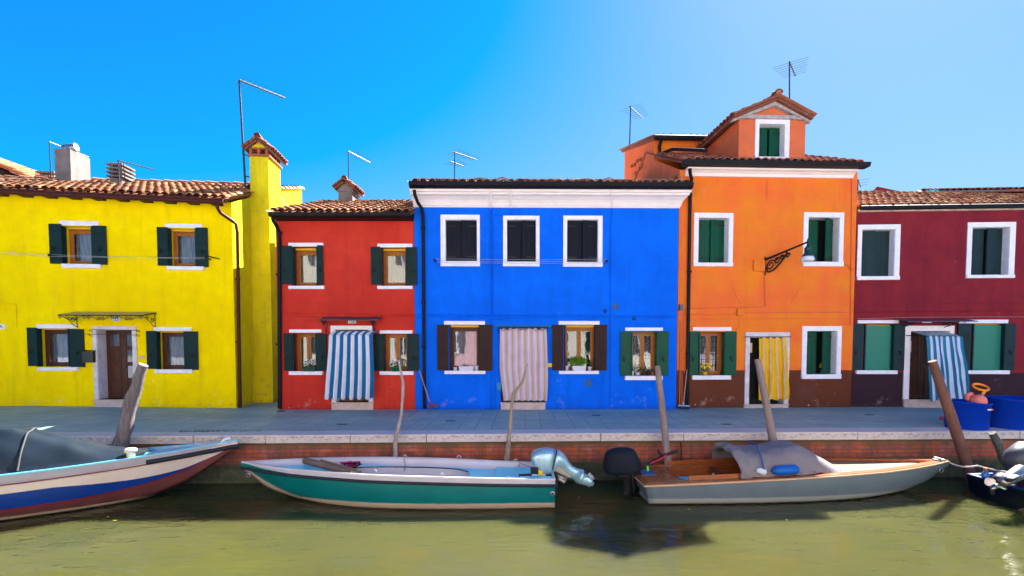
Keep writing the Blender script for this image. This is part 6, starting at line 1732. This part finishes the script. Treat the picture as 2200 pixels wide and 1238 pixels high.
LEAF = plain('leaf_green', (.035, .11, .018), .5, var=.5, vs=20, bs=0)
LEAFB = plain('basil_green', (.14, .33, .012), .5, var=.4, vs=20, bs=0)
LEAFD = plain('dark_herb_green', (.015, .045, .015), .5, var=.5, vs=20, bs=0)
FW = plain('white_petals', (.72, .68, .66), .6, var=.15, bs=0); FY = plain('yellow_petals', (.80, .55, .01), .6, var=.2, bs=0)
def planter(label, H, x0, x1, yt, yb, plant=None, pm=None, yl=.06, dep=None, round_=True, lm=LEAF, fm=None, nl=120, nf=0, lsz=.045, name='flower_pot', catg='flower pot'):
    ym = (yt + yb) / 2; u0 = H.hu(x0, ym, yl)[0]; u1 = H.hu(x1, ym, yl)[0]; z1 = H.hu((x0 + x1) / 2, yt, yl)[1]; z0 = H.hu((x0 + x1) / 2, yb, yl)[1]
    u = (u0 + u1) / 2; r = (u1 - u0) / 2
    o = empty(name, H.world(u, yl, z0), H.ang); tag(o, label, catg, 'plants on the window sills')
    b = MB(); h = z1 - z0
    if round_: b.lathe([(0, 0), (r * .72, 0), (r * .95, h * .8), (r, h * .82), (r, h), (r * .88, h), (r * .85, h * .85), (0, h * .85)], 16)
    else:
        d = .075; b.add([(-r * .92, -d, 0), (r * .92, -d, 0), (r * .92, d, 0), (-r * .92, d, 0), (-r, -d * 1.15, h), (r, -d * 1.15, h), (r, d * 1.15, h), (-r, d * 1.15, h)], [(0, 3, 2, 1), (0, 1, 5, 4), (1, 2, 6, 5), (2, 3, 7, 6), (3, 0, 4, 7)])
        b.box(-r * .96, r * .96, -d, d, h * .85, h * .9, 1)
    b.build('pot', [pm, plain('potting_soil', (.03, .02, .012), .9)], o)
    if plant:
        pz = H.hu((x0 + x1) / 2, plant[2], yl)[1] - z0; pu0 = H.hu(plant[0], ym, yl)[0] - u; pu1 = H.hu(plant[1], ym, yl)[0] - u
        rx = (pu1 - pu0) / 2; rz_ = (pz - h * .8) / 2; b = MB(); rr = random.Random(int(x0))
        for k in range(9): a = rr.uniform(-.8, .8); b.tube([((pu0 + pu1) / 2 * .3, 0, h * .8), ((pu0 + pu1) / 2 + a * rx, rr.uniform(-.03, .03), h * .8 + rz_ * 1.2)], .003, 4)
        b.leaves(((pu0 + pu1) / 2, 0, h * .8 + rz_), (rx, .09, rz_), nl, lsz, 0, rr); b.build('foliage', lm, o)
        if nf:
            b = MB()
            for k in range(nf):
                a = rr.uniform(0, 2 * PI); e_ = rr.uniform(-.2, 1); q = Vector(((pu0 + pu1) / 2 + math.cos(a) * rx * .9 * math.sqrt(1 - e_ * e_ * .9), -abs(math.sin(a)) * .085 + .01, h * .8 + rz_ + e_ * rz_))
                for pz_ in range(5): t = 2 * PI * pz_ / 5; d1 = Vector((math.cos(t), -.4, math.sin(t))) * .018; d2 = Vector((math.cos(t + .8), -.4, math.sin(t + .8))) * .018; b.add([q, q + d1, q + d2], [(0, 1, 2)])
            b.build('blossoms', fm, o)
    return o
WP = plain('white_planter_plastic', (.62, .62, .70), .35, var=.08, bs=0); GP = plain('green_planter', (.008, .07, .035), .4, bs=0); TP = plain('terracotta_pot', (.40, .12, .05), .7, bs=0); BP_ = plain('black_pot', (.02, .025, .03), .4, bs=0)
planter('dark green box of white flowers on the lower left sill of the red house', RD, 653, 680, 787, 798, (650, 684, 772), GP, -.02, round_=False, fm=FW, nf=34, nl=150)
planter('small green pot of white flowers on the lower right sill of the red house', RD, 838, 862, 788, 798, (835, 864, 773), plain('bright_green_pot', (.01, .16, .06), .4, bs=0), -.05, fm=FW, nf=34, nl=140)
planter('empty white planter box between two pots on the blue house left sill', B, 986, 1018, 787, 797, (990, 1012, 781), WP, .03, round_=False, nl=14, lsz=.03)
planter('tiny white pot with a red rim on the blue house left sill', B, 974, 983, 789, 797, (975, 982, 785), WP, .03, lm=plain('red_bloom', (.5, .02, .01), .6), nl=14, lsz=.03)
planter('tall white pot right of the planter on the blue house left sill', B, 1018, 1029, 786, 797, None, WP, .03)
planter('white planter with bright lush basil on the blue house right sill', B, 1229, 1258, 786, 797, (1223, 1264, 765), WP, .0, round_=False, lm=LEAFB, nl=330, lsz=.06)
planter('white pot of dark rosemary left of the basil', B, 1213, 1222, 786, 797, (1212, 1226, 762), WP, .05, lm=LEAFD, nl=120, lsz=.03)
planter('white pot of small green herb right of the basil', B, 1263, 1271, 788, 797, (1262, 1273, 774), WP, .05, lm=LEAF, nl=60, lsz=.03)
for q in (('cream pot at the left end of the green shuttered sill', 1356, 1362, 797, 807, (1355, 1363, 783), WP, LEAFD), ('white pot holding a tall spindly plant on the green shuttered sill', 1365, 1375, 800, 807, (1362, 1378, 780), WP, LEAF), ('green pot with a bushy herb in the middle of the green shuttered sill', 1377, 1385, 801, 807, (1374, 1386, 788), GP, LEAFD), ('black and white pot with dark leaves on the green shuttered sill', 1387, 1396, 799, 807, (1385, 1397, 789), BP_, LEAFD), ('small terracotta pot at the right end of the green shuttered sill', 1399, 1405, 799, 807, (1398, 1406, 793), TP, LEAFD)):
    planter(q[0], B, q[1], q[2], q[3], q[4], q[5], q[6], .03, lm=q[7], nl=60, lsz=.03)
planter('yellow pot of bright yellow flowers on the orange house sill', O, 1510, 1520, 799, 806, (1502, 1531, 781), plain('yellow_pot', (.8, .55, .02), .4, bs=0), -.02, fm=FY, nf=70, nl=120)
planter('yellow flowers glimpsed between ajar green shutters of the orange house', O, 1763, 1768, 796, 803, (1760, 1770, 780), plain('yellow_green_pot', (.35, .5, .02), .4, bs=0), .245, fm=FY, nf=26, nl=40, lsz=.03)

# weed and grass
c = at_z(1308, 878); b = MB(); b.leaves(c + Vector((0, -.05, .07)), (.09, .05, .08), 160, .05, 0, random.Random(2)); thing_mesh(b, 'weed', LEAFD, c, 'small green weed growing at the foot of the blue wall', 'weed')
b = MB(); rnd = random.Random(8)
for (x0, x1, n_) in ((385, 470, 260), (470, 560, 150), (640, 700, 26), (1300, 1325, 16)):
    for k in range(n_):
        px = rnd.uniform(x0, x1); p = at_z(px, 929); p.y = kerb_y(p.x) + .405 + rnd.uniform(-.02, .05); h = rnd.uniform(.015, .055)
        d = Vector((rnd.uniform(-.03, .03), rnd.uniform(-.02, .02), h)); b.add([p + Vector((-.004, 0, 0)), p + Vector((.004, 0, 0)), p + d], [(0, 1, 2)])
tag(b.build('grass', plain('kerb_grass', (.02, .10, .02), .7, bs=0)), 'green grass sprouting along the inner edge of the kerb stones', 'grass', kind='stuff')
b = MB()
for (px, py) in ((1244, 1068), (1690, 1117), (1480, 1094), (232, 1110), (247, 1118)):
    c = at_z(px, py, WATER + .006); a = rnd.uniform(0, 3); d = Vector((math.cos(a) * .035, math.sin(a) * .02, 0)); e = Vector((-d.y, d.x, 0)) * .5
    b.add([c - d, c + e, c + d, c - e], [(0, 1, 2, 3)])
tag(b.build('floating_leaves', plain('yellow_leaf', (.55, .50, .03), .6, bs=0)), 'few tiny yellow leaves floating on the canal', 'leaves', kind='stuff')

# ================================================================ THE OTHER BANK (seen in window and water reflections; made tall and pale to bounce light)
def far_bank(label, x0, x1, h, c, seed):
    o = empty('opposite_house', ((x0 + x1) / 2, -3.2, -.02)); tag(o, label, 'house'); rnd = random.Random(seed)
    w = (x1 - x0) / 2; b = MB(); b.box(-w, w, -7, 0, 0, h); b.build('wall', plain('opp_' + str(seed), c, .85, var=.12), o)
    b = MB(); b.prism([(-7.3, h), (.35, h), (-3.5, h + 1.3)], -w, w, 'x'); b.build('roof', TILE, o)
    k = int(w * 2 / 2.2)
    for i in range(k):
        for zz in (1.0, 3.6, 6.1):
            u = -w + (i + .5) * 2 * w / k
            b = MB(); b.box(u - .45, u + .45, .0, .06, zz, zz + 1.35); b.box(u - .36, u + .36, .06, .07, zz + .09, zz + 1.26, 1); b.box(u - .82, u - .46, .0, .05, zz + .05, zz + 1.3, 2); b.box(u + .46, u + .82, .0, .05, zz + .05, zz + 1.3, 2)
            b.build('window', [WHITE, DARK, GREEN_D], o)
far_bank('cream yellow house on the near bank behind the camera', 1.5, 9.5, 8.2, (.84, .80, .68), 101)
far_bank('salmon red house on the near bank behind the camera', -4.6, 1.48, 8.0, (.74, .44, .46), 102)
far_bank('amber house on the near bank behind the camera', -12, -4.62, 7.6, (.84, .76, .62), 103)
far_bank('pale pink house on the near bank behind the camera', 9.52, 17, 8.1, (.80, .70, .82), 104)
